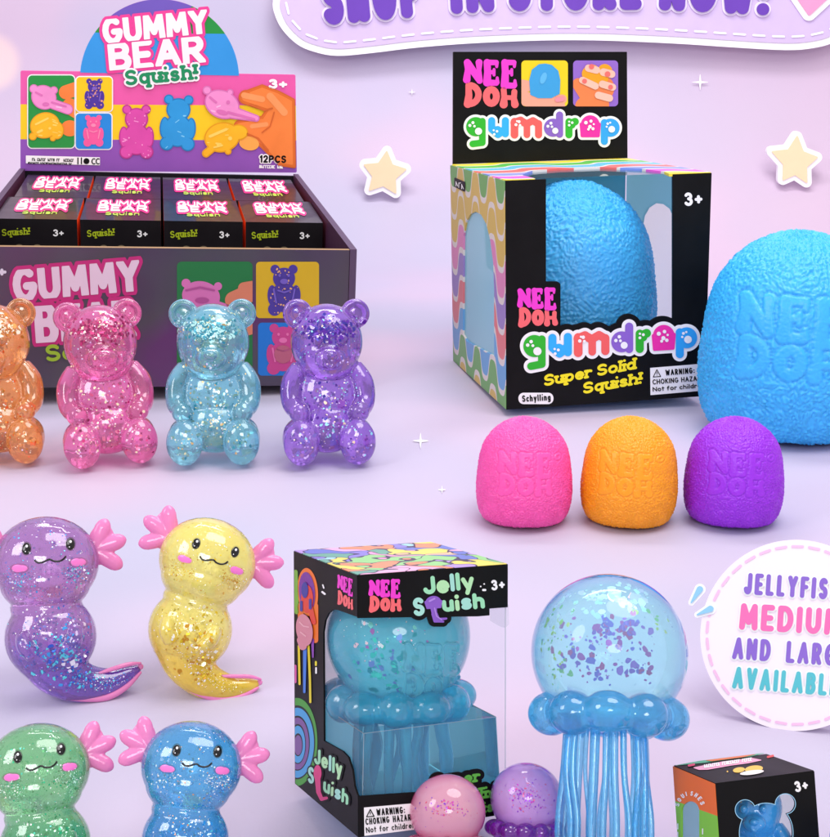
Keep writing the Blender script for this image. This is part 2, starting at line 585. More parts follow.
# ------------------------------------------------------------------ 3-D pieces
def ellipsoid(c, r, nu=28, nv=18):
    V, F = [], []
    V.append((c[0], c[1], c[2] + r[2]))
    for j in range(1, nv):
        t = math.pi * j / nv
        for i in range(nu):
            a = 2 * math.pi * i / nu
            V.append((c[0] + r[0] * math.sin(t) * math.cos(a), c[1] + r[1] * math.sin(t) * math.sin(a), c[2] + r[2] * math.cos(t)))
    V.append((c[0], c[1], c[2] - r[2]))
    for i in range(nu):
        F.append((0, 1 + i, 1 + (i + 1) % nu))
    for j in range(nv - 2):
        for i in range(nu):
            a, b = 1 + j * nu + i, 1 + j * nu + (i + 1) % nu
            F.append((a, a + nu, b + nu, b))
    e = len(V) - 1
    for i in range(nu):
        F.append((e, 1 + (nv - 2) * nu + (i + 1) % nu, 1 + (nv - 2) * nu + i))
    return V, F

def tube(pts, rad, n=12):
    P = [Vector(p) for p in pts]
    V, F = [], []
    prev = None
    for k, p in enumerate(P):
        t = (P[min(k + 1, len(P) - 1)] - P[max(k - 1, 0)]).normalized()
        if prev is None:
            u = t.orthogonal().normalized()
        else:
            u = (prev - t * prev.dot(t)).normalized()
        prev = u
        w = t.cross(u)
        r = rad[k] if isinstance(rad, (list, tuple)) else rad
        for i in range(n):
            a = 2 * math.pi * i / n
            V.append(tuple(p + (u * math.cos(a) + w * math.sin(a)) * r))
    for k in range(len(P) - 1):
        for i in range(n):
            a, b = k * n + i, k * n + (i + 1) % n
            F.append((a, b, b + n, a + n))
    F.append(tuple(reversed(range(n))))
    F.append(tuple(range((len(P) - 1) * n, len(P) * n)))
    return V, F

def smooth_pts(pts, n=6):
    """Catmull-Rom through the points."""
    P = [np.array(p, float) for p in pts]
    P = [2 * P[0] - P[1]] + P + [2 * P[-1] - P[-2]]
    out = []
    for i in range(1, len(P) - 2):
        for k in range(n):
            t = k / n
            a, b, c, d = P[i - 1:i + 3]
            out.append(0.5 * (2 * b + (c - a) * t + (2 * a - 5 * b + 4 * c - d) * t * t + (3 * b - a - 3 * c + d) * t ** 3))
    out.append(P[-2])
    return out

def torus(c, R, r, ax_tilt=0.0, nu=32, nv=12, sy=1.0):
    V, F = [], []
    for i in range(nu):
        a = 2 * math.pi * i / nu
        for j in range(nv):
            b = 2 * math.pi * j / nv
            V.append((c[0] + (R + r * math.cos(b)) * math.cos(a), c[1] + sy * r * math.sin(b), c[2] + (R + r * math.cos(b)) * math.sin(a)))
    for i in range(nu):
        for j in range(nv):
            p, q = i * nv + j, i * nv + (j + 1) % nv
            p2, q2 = ((i + 1) % nu) * nv + j, ((i + 1) % nu) * nv + (j + 1) % nv
            F.append((p, p2, q2, q))
    return V, F

def cuboid(a, b):
    (x0, y0, z0), (x1, y1, z1) = a, b
    V = [(x0, y0, z0), (x1, y0, z0), (x1, y1, z0), (x0, y1, z0), (x0, y0, z1), (x1, y0, z1), (x1, y1, z1), (x0, y1, z1)]
    F = [(0, 3, 2, 1), (4, 5, 6, 7), (0, 1, 5, 4), (1, 2, 6, 5), (2, 3, 7, 6), (3, 0, 4, 7)]
    return V, F

def join(pieces):
    V, F = [], []
    for v, f in pieces:
        b = len(V)
        V += [tuple(q) for q in v]
        F += [tuple(b + q for q in g) for g in f]
    return V, F

def fused(name, pieces, voxel, smooth=5, factor=0.5):
    """One continuous skin over overlapping volumes."""
    V, F = join(pieces)
    me = bpy.data.meshes.new(name + '_source')
    me.from_pydata(V, [], F)
    o = bpy.data.objects.new(name + '_source', me)
    COL.objects.link(o)
    m = o.modifiers.new('skin', 'REMESH'); m.mode = 'VOXEL'; m.voxel_size = voxel
    s = o.modifiers.new('soften', 'SMOOTH'); s.iterations = smooth; s.factor = factor
    dg = bpy.context.evaluated_depsgraph_get()
    dg.update()
    out = bpy.data.meshes.new_from_object(o.evaluated_get(dg))
    out.name = name
    bpy.data.objects.remove(o)
    bpy.data.meshes.remove(me)
    out.polygons.foreach_set('use_smooth', np.ones(len(out.polygons), dtype=bool))
    return out

def link_mesh(name, me, mat, parent):
    o = bpy.data.objects.new(name, me)
    COL.objects.link(o)
    o.parent = parent
    if not me.materials:
        me.materials.append(None)
    o.material_slots[0].link = 'OBJECT'
    o.material_slots[0].material = mat
    return o

def flakes(name, parent, spots, mats, seed, kind='hex', facing=0.6):
    """Foil flakes drifting in the jelly: spots = (point, size)."""
    r = random.Random(seed)
    V, F, I = [], [], []
    for (c, s) in spots:
        n = Vector((r.gauss(0, 1), r.gauss(0, 1), r.gauss(0, 1))).normalized()
        n = (n * (1 - facing) + Vector((0, -1, 0.25)) * facing).normalized()
        u = n.orthogonal().normalized()
        u = Matrix.Rotation(r.uniform(0, 6.28), 3, n) @ u
        w = n.cross(u)
        k = r.choice((4, 5, 6, 6)) if kind == 'hex' else 12
        b = len(V)
        for i in range(k):
            a = 2 * math.pi * i / k
            q = s * (1 if kind == 'hex' else 0.72 + 0.28 * math.cos(4 * a)) * r.uniform(0.8, 1.1)
            V.append(tuple(Vector(c) + u * math.cos(a) * q + w * math.sin(a) * q * 0.85))
        F.append(tuple(range(b, b + k)))
        I.append(r.randrange(len(mats)))
    return stuff(mesh_obj(name, V, F, mats, parent, I))

from mathutils.bvhtree import BVHTree
def skin_flakes(name, parent, me, clusters, cols, seed, lift=0.12):
    """Foil caught just under the skin of a moulded body: each flake lies along the surface it is cast onto."""
    key = 'bvh_' + me.name
    if key not in MATS:
        MATS[key] = BVHTree.FromPolygons([v.co.copy() for v in me.vertices], [tuple(p.vertices) for p in me.polygons])
    tree = MATS[key]
    r = random.Random(seed)
    V, F, I = [], [], []
    mats = [foil(c) for c in cols]
    for (x, z, sx, sz, n, a, b, pick) in clusters:
        for _ in range(n):
            ox, oz = (r.gauss(x, sx), r.gauss(z, sz)) if sx < 30 else (r.uniform(x - sx, x + sx), r.uniform(z - sz, z + sz))
            hit, nrm, _, _ = tree.ray_cast(Vector((ox, -300, oz)), Vector((0, 1, 0)))
            if hit is None or nrm.y > -0.12:
                continue
            nn = (nrm + Vector((r.gauss(0, .16), r.gauss(0, .16), r.gauss(0, .16)))).normalized()
            u = nn.orthogonal().normalized()
            u = Matrix.Rotation(r.uniform(0, 6.28), 3, nn) @ u
            w = nn.cross(u)
            k = r.choice((4, 5, 6, 6)); s = a + (b - a) * r.random() ** 2.2
            c = hit + nrm * lift
            b0 = len(V)
            for i in range(k):
                t = 2 * math.pi * i / k
                q = s * r.uniform(.75, 1.15)
                V.append(tuple(c + u * math.cos(t) * q + w * math.sin(t) * q * .8))
            F.append(tuple(range(b0, b0 + k)))
            I.append(r.choice(pick) if pick else r.randrange(len(mats)))
    return stuff(mesh_obj(name, V, F, mats, parent, I))

def stand(px, py, eff, sx=1.0, yaw=0.0, roll=0.0):
    """Matrix for a thing authored in photo pixels (x right, y away, z up) whose base sits on the floor at pixel (px, py),
    leaning back until it is seen from eff degrees above."""
    b = on_floor(px, py)
    depth = (b - CAM_P) @ C_D
    elev = math.degrees(PITCH + math.atan((py - 418.5) / F_PX))
    lean = -math.radians(elev - eff)
    s = depth / F_PX
    turn = math.radians(yaw) - math.atan2(b[0], b[1])          # turned towards the viewer
    M = Matrix.Translation(Vector(b)) @ Matrix.Rotation(turn, 4, 'Z') @ Matrix.Rotation(lean, 4, 'X') @ Matrix.Rotation(math.radians(roll), 4, 'Y')
    return M @ Matrix.Diagonal((s * sx, s * sx, s * sx / math.cos(math.radians(eff)), 1))

def on_backdrop(px, py):
    """Where the line of sight meets the paper sweep."""
    r = rays([(px, py)])[0]
    for t in np.arange(4.0, 16.0, 0.01):
        q = CAM_P + r * t
        y0 = q[1] - (WALL_Y - BEND)
        z = 0.0 if y0 <= 0 else (BEND - math.sqrt(max(0.0, BEND ** 2 - y0 ** 2)) if y0 < BEND else 99)
        if q[2] <= z or q[1] >= WALL_Y:
            return q
    return q

# ================================================================== THE SETTING
WALL_Y, BEND = 10.6, 1.6

def backdrop_material():
    m, nt, N, L, p = new_mat('pastel_paper')
    tc = N.new('ShaderNodeTexCoord')
    n1 = N.new('ShaderNodeTexNoise'); n1.inputs['Scale'].default_value = 0.55; n1.inputs['Detail'].default_value = 1.5
    n2 = N.new('ShaderNodeTexNoise'); n2.inputs['Scale'].default_value = 0.8; n2.inputs['Detail'].default_value = 1.5
    mp = N.new('ShaderNodeMapping'); mp.inputs['Location'].default_value = (3.3, 7.1, 1.7)
    L.new(tc.outputs['Object'], n1.inputs['Vector'])
    L.new(tc.outputs['Object'], mp.inputs['Vector']); L.new(mp.outputs[0], n2.inputs['Vector'])
    def ramp(src, a, b):
        r = N.new('ShaderNodeMapRange'); r.inputs['From Min'].default_value = a; r.inputs['From Max'].default_value = b
        r.interpolation_type = 'SMOOTHSTEP'
        L.new(src, r.inputs['Value']); return r.outputs['Result']
    m1 = N.new('ShaderNodeMix'); m1.data_type = 'RGBA'
    m1.inputs['A'].default_value = (0.500, 0.490, 0.640, 1); m1.inputs['B'].default_value = (0.640, 0.500, 0.650, 1)
    L.new(ramp(n1.outputs['Fac'], 0.36, 0.62), m1.inputs['Factor'])
    m2 = N.new('ShaderNodeMix'); m2.data_type = 'RGBA'
    m2.inputs['B'].default_value = (0.550, 0.500, 0.660, 1)
    L.new(m1.outputs['Result'], m2.inputs['A'])
    L.new(ramp(n2.outputs['Fac'], 0.45, 0.7), m2.inputs['Factor'])
    # pinker towards the right-hand side of the sheet
    sx = N.new('ShaderNodeSeparateXYZ'); L.new(tc.outputs['Object'], sx.inputs[0])
    m3 = N.new('ShaderNodeMix'); m3.data_type = 'RGBA'
    m3.inputs['B'].default_value = (0.680, 0.490, 0.630, 1)
    fx = ramp(sx.outputs[0], 0.4, 3.4)
    ml = N.new('ShaderNodeMath'); ml.operation = 'MULTIPLY'; ml.inputs[1].default_value = 0.7
    L.new(fx, ml.inputs[0]); L.new(ml.outputs[0], m3.inputs['Factor'])
    L.new(m2.outputs['Result'], m3.inputs['A'])
    # a soft peach glow painted into the wall colour near its left edge
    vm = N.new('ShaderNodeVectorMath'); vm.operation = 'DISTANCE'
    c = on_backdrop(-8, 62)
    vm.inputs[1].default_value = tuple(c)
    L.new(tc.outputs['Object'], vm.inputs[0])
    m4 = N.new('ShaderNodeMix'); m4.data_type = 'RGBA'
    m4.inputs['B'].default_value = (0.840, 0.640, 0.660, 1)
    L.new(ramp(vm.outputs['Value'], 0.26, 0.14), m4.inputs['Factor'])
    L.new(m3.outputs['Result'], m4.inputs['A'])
    L.new(m4.outputs['Result'], p.inputs['Base Color'])
    p.inputs['Roughness'].default_value = 0.55
    p.inputs['Specular IOR Level'].default_value = 0.25
    gr = N.new('ShaderNodeTexNoise'); gr.inputs['Scale'].default_value = 90; gr.inputs['Detail'].default_value = 3
    L.new(tc.outputs['Object'], gr.inputs['Vector'])
    bp = N.new('ShaderNodeBump'); bp.inputs['Strength'].default_value = 0.05; bp.inputs['Distance'].default_value = 0.01
    L.new(gr.outputs['Fac'], bp.inputs['Height']); L.new(bp.outputs['Normal'], p.inputs['Normal'])
    return m

prof = [(-1.5, 0.0), (2.0, 0.0), (5.0, 0.0), (WALL_Y - BEND, 0.0)]
for i in range(1, 25):
    a = math.pi / 2 * i / 24
    prof.append((WALL_Y - BEND + BEND * math.sin(a), BEND - BEND * math.cos(a)))
prof.append((WALL_Y, 7.0))
bv, bf = [], []
xs = np.linspace(-7, 7, 15)
for (y, z) in prof:
    for x in xs: bv.append((x, y, z))
for j in range(len(prof) - 1):
    for i in range(14):
        a = j * 15 + i
        bf.append((a, a + 1, a + 16, a + 15))
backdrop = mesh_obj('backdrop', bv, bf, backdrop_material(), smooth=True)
backdrop['kind'] = 'structure'

# ---------------------------------------------------------------- stickers, banner and round sign
WHITE = card('#fbf9fd', 0.5)

def plane_thing(name, px, py, wall_y, label, cat, group=None):
    p = on_plane([(px, py)], (0, wall_y, 0), np.array([0, -1.0, 0]))[0]
    return thing(name, Matrix.Translation(Vector(p)), label, cat, group), p

def star_shape(tips):
    T = np.array(tips, float)
    c = T.mean(0)
    out = []
    for i in range(5):
        out.append(tuple(T[i]))
        mid = (T[i] + T[(i + 1) % 5]) / 2
        out.append(tuple(c + (mid - c) * 0.66))
    return poly(out, 0.8)

STARS = [
 ([(386.8, 151.6), (405.6, 169.2), (395.6, 192.6), (369.6, 189.8), (364.6, 164.8)], 'small peach star sticker with white border beside the tray of small boxes'),
 ([(797, 136.5), (816.8, 157.2), (806.4, 182.0), (783, 179.4), (772.4, 151.6)], 'small peach star sticker with white border above the big blue dome'),
]
for tips, label in STARS:
    c = np.mean(tips, 0)
    t, p = plane_thing('star_sticker', c[0], c[1], on_backdrop(c[0], c[1] + 24)[1] - 0.07, label, 'star', 'peach stars on the backdrop')
    Sheet(t.matrix_world, p, (0, -1, 0), eps=0.0).add(star_shape(tips).off(4.6), WHITE, res=0.4, thick=0.05).build('border', t)
    Sheet(t.matrix_world, p, (0, -1, 0), eps=0.008).add(star_shape(tips), card('#fbe0b4', 0.5), 1, 0.4, 0.006).build('star_face', t)

def sparkle(cx, cy, r, floor, label):  # flat white shapes standing in for small glows of light
    pts = []
    for i in range(8):
        a = math.pi / 4 * i
        q = r if i % 2 == 0 else r * 0.17
        pts.append((cx + q * math.sin(a), cy - q * math.cos(a)))
    if floor:
        p, n = on_floor(cx, cy), (0, 0, 1)
    else:
        p = on_backdrop(cx, cy + r) + np.array([0, -0.012, 0])
        n = (0, -1, 0)
        p = on_plane([(cx, cy)], p, np.array([0, -1.0, 0]))[0]
    sh = Sheet(Matrix.Translation(Vector(p)), p, n, eps=0.006).add(poly(pts), card('#ffffff', 0.5), 1, 0.3, 0.004)
    o = sh.build('sparkle_glint', None)
    o.location = p
    tag(o, label, 'sparkle', 'white four pointed sparkles')

sparkle(420.5, 442, 8.5, True, 'white four pointed sparkle on the floor right of the purple bear')
sparkle(442, 491, 4.5, True, 'tiny white sparkle on the floor left of the pink dome')
sparkle(700, 82, 9, False, 'white sparkle on the wall right of the black box header')
sparkle(412, 92, 4, False, 'tiny white sparkle on the wall above the left peach star')

# the banner across the top
BAN = [(273, 0), (274.5, 13.5), (282, 29), (297, 44), (314, 51.6), (337, 55.7), (371, 53), (412, 48), (459, 44), (505, 41.6), (550, 40.2), (592, 40.2), (634, 41.5),
       (685, 44), (735.6, 47.4), (786, 50), (813, 48), (834, 42), (852, 28), (862, 8), (864, -14), (854, -44), (832, -64), (800, -72), (740, -72), (560, -78), (420, -74), (330, -66), (296, -50), (279, -26)]
_b = smooth_pts([(a, b, 0) for a, b in BAN[-2:] + BAN + BAN[:2]], 4)
BAN = [(float(q[0]), float(q[1])) for q in _b[8:-8]]
banner, bp0 = plane_thing('banner', 560, 20, WALL_Y - 0.16, 'wide lilac banner with white border and purple lettering across the top', 'banner')
ban = poly(BAN)
Sheet(banner.matrix_world, bp0, (0, -1, 0), eps=0.0).add(ban, WHITE, 1, 0.8, 0.07).build('border', banner)
sh = Sheet(banner.matrix_world, bp0, (0, -1, 0), eps=0.006)
sh.add(ban.off(-7), card('#d2bfe6', 0.5), 1, 0.8)
def dashes(outline, step, on, r, closed=True):
    P = np.array(outline + ([outline[0]] if closed else []), float)
    seg = np.linalg.norm(np.diff(P, axis=0), axis=1)
    cum = np.concatenate(([0], np.cumsum(seg)))
    def at(d):
        i = min(np.searchsorted(cum, d, side='right') - 1, len(seg) - 1)
        t = (d - cum[i]) / seg[i]
        return P[i] + (P[i + 1] - P[i]) * t
    out, d = [], 0.0
    while d + on < cum[-1]:
        a, b = at(d), at(d + on)
        out.append(cap(*a, *b, r)); d += step
    return out
def shrink(P, w):
    P = np.array(P, float); n = len(P); out = []
    c = P.mean(0)
    for i in range(n):
        t = P[(i + 1) % n] - P[i - 1]; t /= np.linalg.norm(t)
        nr = np.array([t[1], -t[0]])
        if nr @ (c - P[i]) < 0: nr = -nr
        out.append(tuple(P[i] + nr * w))
    return out
sh.add(union(dashes(shrink(BAN, 13.5), 19.5, 11, 1.1)), WHITE, 2, 0.6)
sh.build('panel', banner)
bl = dict(h=48, r=6.0, gap=0.07)
letters = []
for w_, a, b in (('SHOP', (324.5, 25.5), (422.5, 16.5)), ('IN', (451, 14), (494.5, 11.6)), ('STORE', (508, 11.2), (641, 9.6)), ('NOW!', (658, 10), (768, 15.4))):
    letters.append(words(w_, a, b, **bl))
letters = union(letters)
sh = Sheet(banner.matrix_world, bp0, (0, -1, 0), eps=0.006, lift=0.012)
sh.add(letters.off(2.2), card('#f1e7fb', 0.5), 1, 0.6, 0.01)
sh.add(letters, card('#6a3fb0', 0.42), 4, 0.5, 0.016)
sh.build('lettering', banner)

# pink heart stuck on the banner's right end
ht = union([circ(806.5, -12, 12.5), circ(826, -20, 12.5), poly([(795, -7), (809, 13.5), (836.5, -12), (818, -18)], 1.5)])
heart, hp = plane_thing('heart_sticker', 812, -2, WALL_Y - 0.18, 'pink heart with white border on the right end of the banner', 'heart')
Sheet(heart.matrix_world, hp, (0, -1, 0), eps=0.0).add(ht.off(5.6), WHITE, 1, 0.5, 0.045).build('border', heart)
Sheet(heart.matrix_world, hp, (0, -1, 0), eps=0.01).add(ht, card('#fb9cc6', 0.45), 1, 0.5, 0.008).build('heart_face', heart)

# round sign standing on the floor
SM = stand(796, 731.5, 4)
sign = thing('round_sign', SM, 'pale pink round sign with dashed rim and three colours of lettering', 'sign')
s0 = np.array(SM.translation); sn = -np.array(SM.col[1][:3])
Sheet(SM, s0, sn, eps=0.0).add(circ(796, 635.5, 95.7), card('#fdeffa', 0.5), 1, 0.8, 0.03).build('disc', sign)
sh = Sheet(SM, s0, sn, eps=0.0015)
rim = [(796 + 89 * math.cos(2 * math.pi * i / 120), 635.5 + 89 * math.sin(2 * math.pi * i / 120)) for i in range(120)]
sh.add(union(dashes(rim, 16.64, 10, 1.35)), card('#f5c3e6', 0.5), 1, 0.5)
sh.build('rim_dashes', sign)
LT = dict(r=2.15, gap=0.13)
sh = Sheet(SM, s0, sn, eps=0.002)
SHD = card('#ffffff', 0.5)
l1 = words('JELLYFISH', (743.5, 594.2), (839.5, 600.5), h=21.5, **LT)
l2 = words('MEDIUM', (739, 629.6), (842, 635.8), h=26.5, r=2.85, gap=0.12)
l3 = words('AND LARGE', (732, 659), (847, 667), h=22, **LT)
l4 = words('AVAILABLE', (732, 688.4), (838, 696.6), h=22, **LT)
for q, c in ((l1, '#8a66cc'), (l2, '#fb6fb4'), (l3, '#8a66cc'), (l4, '#54bfcb')):
    sh.add(q.off(1.6), SHD, 1, 0.5)
    sh.add(q, card(c, 0.45), 2, 0.45)
sh.build('lettering', sign)
for a, b, label in (((691.5, 602.6), (700.0, 589.5), 'upper pale blue droplet sticker by the rim of the round sign'),
                    ((697.5, 614.8), (710.5, 609.0), 'lower pale blue droplet sticker overlapping the rim of the round sign')):
    d = cap(*a, *b, 0.7, 3.2)
    o = Sheet(SM, s0, sn, eps=0.003).add(d.off(2.4), WHITE, 1, 0.35, 0.0025).add(d, card('#93cdf1', 0.4), 2, 0.3, 0.002).build('droplet_sticker', None)
    o.matrix_world = SM
    tag(o, label, 'droplet', 'blue droplets by the round sign')

# ================================================================== LOGOS
MAG, COR, MINT, BLACK = card('#f03ccb', 0.4), card('#f4696e', 0.4), card('#a9e0bd', 0.4), card('#0b0a0b', 0.45)
INKW = card('#f6f3f4', 0.42)

def logo_pair(x0, y0, x1, y1, x2, y2, x3, y3, heavy=1.16):
    """Groovy two-line logo in the quad TL, TR, BR, BL (photo pixels): two shapes, upper and lower word."""
    A = np.array([(x0, y0), (x1, y1), (x2, y2), (x3, y3)], float)
    sc = (np.linalg.norm(A[1] - A[0]) + np.linalg.norm(A[3] - A[0])) / 200
    kx = np.linalg.norm(A[1] - A[0]) / 100; ky = np.linalg.norm(A[3] - A[0]) / 100
    kk = (min(kx, ky) if min(kx, ky) < 0.6 * max(kx, ky) else sc) * heavy
    def T(u, v):
        u, v = u / 100, 1 - v / 100
        p = A[0] * (1 - u) * (1 - v) + A[1] * u * (1 - v) + A[2] * u * v + A[3] * (1 - u) * v
        return p
    def st(a, b, r0, r1=None):
        p, q = T(*a), T(*b)
        return cap(p[0], p[1], q[0], q[1], r0 * kk, (r1 or r0) * kk)
    up = [st((6, 95), (7, 80), 6, 5), st((7, 80), (5, 58), 5, 6.5), st((7, 93), (27, 60), 6.5, 6), st((28, 95), (28, 78), 6, 4), st((28, 78), (29, 56), 4, 5.5)]
    for bx, lo in ((43, 52), (76, 46)):
        up += [st((bx, 95), (bx + 1, 75), 6, 6), st((bx + 1, 75), (bx, lo), 6, 7), st((bx, 95), (bx + 17, 95), 5, 4.5), st((bx + 18, 94), (bx + 18, 86), 3.5, 2.5),
               st((bx, 74), (bx + 12, 74), 4, 3.5), st((bx + 13, 80), (bx + 13, 68), 2.5), st((bx, lo), (bx + 17, lo - 1), 5.5, 5), st((bx + 19, lo), (bx + 19, lo + 10), 4, 2.5)]
    lo = [st((8, 46), (9, 25), 5, 6), st((9, 25), (7, 6), 6, 7)]
    dd = [T(*q) for q in arcp(10, 26, 17, 20, 80, -80, 10)]
    lo.append(path([tuple(q) for q in dd], 5.6 * kk))
    oo = [T(*q) for q in arcp(51, 22, 9.5, 15, 0, 360, 16)]
    lo.append(path([tuple(q) for q in oo], 6 * kk))
    lo += [st((74, 36), (75, 20), 5, 5), st((75, 20), (74, 5), 5, 7), st((94, 32), (93, 18), 5, 5), st((93, 18), (95, 5), 5, 6.5), st((75, 20), (93, 19), 4)]
    return union(up), union(lo)

def gumdrop_letters(T, k):
    """Bubble letters; T maps header units to photo pixels, k is the scale."""
    def c(x, y, r): p = T(x, y); return circ(p[0], p[1], r * k)
    def s(x, y, X, Y, r, r1=None): p, q = T(x, y), T(X, Y); return cap(p[0], p[1], q[0], q[1], r * k, (r1 or r) * k)
    g = union([c(180, 342, 38), s(206, 320, 206, 400, 13), s(168, 410, 206, 405, 13)])
    u = union([s(243, 318, 243, 352, 14), s(297, 318, 297, 370, 14), s(245, 352, 268, 372, 15), s(268, 372, 296, 352, 15), c(266, 356, 17)])
    m = union([s(333, 322, 333, 374, 15), s(382, 330, 382, 374, 13), s(428, 330, 428, 374, 14), s(333, 326, 357, 318, 16), s(357, 318, 382, 332, 15), s(382, 330, 406, 318, 14), s(406, 318, 428, 332, 14)])
    d = union([c(485, 346, 36), s(511, 296, 511, 372, 14)])
    r = union([s(548, 322, 548, 374, 14), s(552, 330, 572, 322, 15), c(560, 335, 14)])
    p0, p1, p2, p3 = T(596, 332), T(668, 332), T(664, 378), T(600, 378)
    o = union([c(632, 334, 37), poly([p0, p1, p2, p3], 6 * k)])
    p = union([c(712, 346, 36), s(688, 326, 688, 400, 14)])
    L = [g, u, m, d, r, o, p]
    holes = union([c(190, 360, 14), c(493, 358, 12), c(716, 352, 13)] + [c(*q) for q in (
        (156, 337, 6), (168, 326, 6), (174, 340, 5), (252, 372, 5), (263, 360, 5), (250, 356, 4), (338, 334, 6), (350, 322, 6), (342, 320, 4), (354, 336, 5), (464, 340, 6), (476, 328, 6), (480, 342, 5),
        (548, 336, 5), (560, 326, 5), (548, 322, 4), (614, 326, 7), (630, 342, 7), (634, 320, 6), (642, 350, 6), (624, 352, 5), (645, 332, 4), (700, 330, 5), (696, 342, 4), (710, 326, 4))])
    return L, holes
GD_COL = ['#2fb42c', '#30aef2', '#f4605f', '#8c63c9', '#2fb42c', '#f02fa6', '#33a5f0']

def gumdrop_logo(sheet, T, k, edge=10, res=0.4, black=False):
    L, holes = gumdrop_letters(T, k)
    allL = union(L)
    if black:
        sheet.add(allL.off(edge * k * 2.2), BLACK, 1, res)
    sheet.add(allL.off(edge * k), INKW, 2, res)
    for q, c in zip(L, GD_COL):
        sheet.add(q, card(c, 0.38), 3, res)
    # neighbours overlap a little: the later letter lies a hair higher
    sheet.add(holes, INKW, 5, res * 0.8)

def bear_shape(cx, cy, h, rot=0):
    """Sitting bear outline for printed pictures: centre x, bottom y, height."""
    k = h / 100
    c, s = math.cos(math.radians(rot)), math.sin(math.radians(rot))
    def P(x, y): return cx + (x * c - y * s) * k, cy + (x * s + y * c) * k
    def C(x, y, r): p = P(x, y); return circ(p[0], p[1], r * k)
    def E(x, y, rx, ry): p = P(x, y); return ell(p[0], p[1], rx * k, ry * k, rot)
    return union([E(0, -74, 22, 21), C(-18, -92, 9), C(18, -92, 9), E(0, -36, 26, 30), E(-24, -40, 9, 20), E(24, -40, 9, 20), C(-19, -12, 13), C(19, -12, 13)])

def bear_face(cx, cy, h):
    k = h / 100
    return union([ell(cx, cy - 68 * k, 8 * k, 5.5 * k), ell(cx - 9 * k, cy - 80 * k, 2.6 * k, 3 * k), ell(cx + 9 * k, cy - 80 * k, 2.6 * k, 3 * k), cap(cx - 21 * k, cy - 52 * k, cx - 16 * k, cy - 26 * k, 1.8 * k), cap(cx + 21 * k, cy - 52 * k, cx + 16 * k, cy - 26 * k, 1.8 * k),
                  path([(cx - 12 * k, cy - 50 * k), (cx, cy - 46 * k), (cx + 12 * k, cy - 50 * k)], 1.6 * k)])

def speckle(shape, n, rmin, rmax, seed):
    r = random.Random(seed); out = []
    x0, y0, x1, y1 = shape.bb
    while len(out) < n:
        x, y = r.uniform(x0, x1), r.uniform(y0, y1)
        if float(shape(np.array([x]), np.array([y]))[0]) < -1.2:
            out.append(circ(x, y, r.uniform(rmin, rmax)))
    return union(out)

def small_print(x0, y0, x1, y1, h, seed, r=0.42):
    """A line of print too small to read: broken strokes of pen width."""
    q = random.Random(seed)
    n = max(3, int(abs(x1 - x0) / (h * 0.62)))
    out = []
    for i in range(n):
        if q.random() < 0.12: continue
        t = (i + 0.25) / n
        x, y = x0 + (x1 - x0) * t, y0 + (y1 - y0) * t
        w = h * 0.32
        k = q.randrange(4)
        out.append(cap(x, y, x + 0.1, y - h * 0.8, r))
        if k == 0: out.append(cap(x, y - h * 0.8, x + w, y, r))
        elif k == 1: out += [cap(x, y, x + w, y, r), cap(x, y - h * .8, x + w, y - h * .8, r)]
        elif k == 2: out += [cap(x + w, y, x + w, y - h * .8, r), cap(x, y - h * .4, x + w, y - h * .4, r)]
        else: out.append(cap(x, y - h * .8, x + w, y - h * .8, r))
    return union(out)

# ================================================================== BOXES
def box_matrix(x, y, z, yaw, lean, roll):
    return Matrix.Translation((x, y, z)) @ Matrix.Rotation(yaw, 4, 'Z') @ Matrix.Rotation(lean, 4, 'X') @ Matrix.Rotation(roll, 4, 'Y')

class Box:
    """Carton with local axes u (right), v (back), z (up); gives the world planes of its faces."""
    def __init__(self, pose, dims, name, label, cat='box', group=None):
        self.M = box_matrix(*pose); self.d = dims
        self.t = thing(name, self.M, label, cat, group)
        self.R = np.array(self.M.to_3x3()); self.o = np.array(self.M.translation)
    def w(self, p): return self.R @ np.array(p, float) + self.o
    def px(self, p):
        q = self.w(p) - CAM_P; z = q @ C_D
        return (415 + F_PX * q[0] / z, 418.5 - F_PX * (q @ C_U) / z)
    def plane(self, face, inset=0.0):
        wu, wv, wz = self.d
        p, n = {'front': ((0, inset, 0), (0, -1, 0)), 'left': ((inset, 0, 0), (-1, 0, 0)), 'top': ((0, 0, wz - inset), (0, 0, 1)), 'back': ((0, wv - inset, 0), (0, -1, 0)), 'right': ((wu - inset, 0, 0), (-1, 0, 0))}[face]
        return self.w(p), self.R @ np.array(n, float)
    LIFT = {'front': 0.0, 'left': 0.002, 'top': 0.003, 'back': 0.0, 'right': 0.0}
    def sheet(self, face, inset=0.0, lift=0.0, eps=None):
        p, n = self.plane(face, inset)
        lift += 0.0 if inset else self.LIFT[face]
        return Sheet(self.M, p, n, lift, eps)
    def quad(self, face, m=0.0):
        """The whole face as a photo-pixel polygon."""
        wu, wv, wz = self.d
        c = {'front': [(m, 0, m), (wu - m, 0, m), (wu - m, 0, wz - m), (m, 0, wz - m)], 'left': [(0, m, m), (0, wv - m, m), (0, wv - m, wz - m), (0, m, wz - m)],
             'top': [(m, m, wz), (wu - m, m, wz), (wu - m, wv - m, wz), (m, wv - m, wz)]}[face]
        return poly([self.px(p) for p in c])

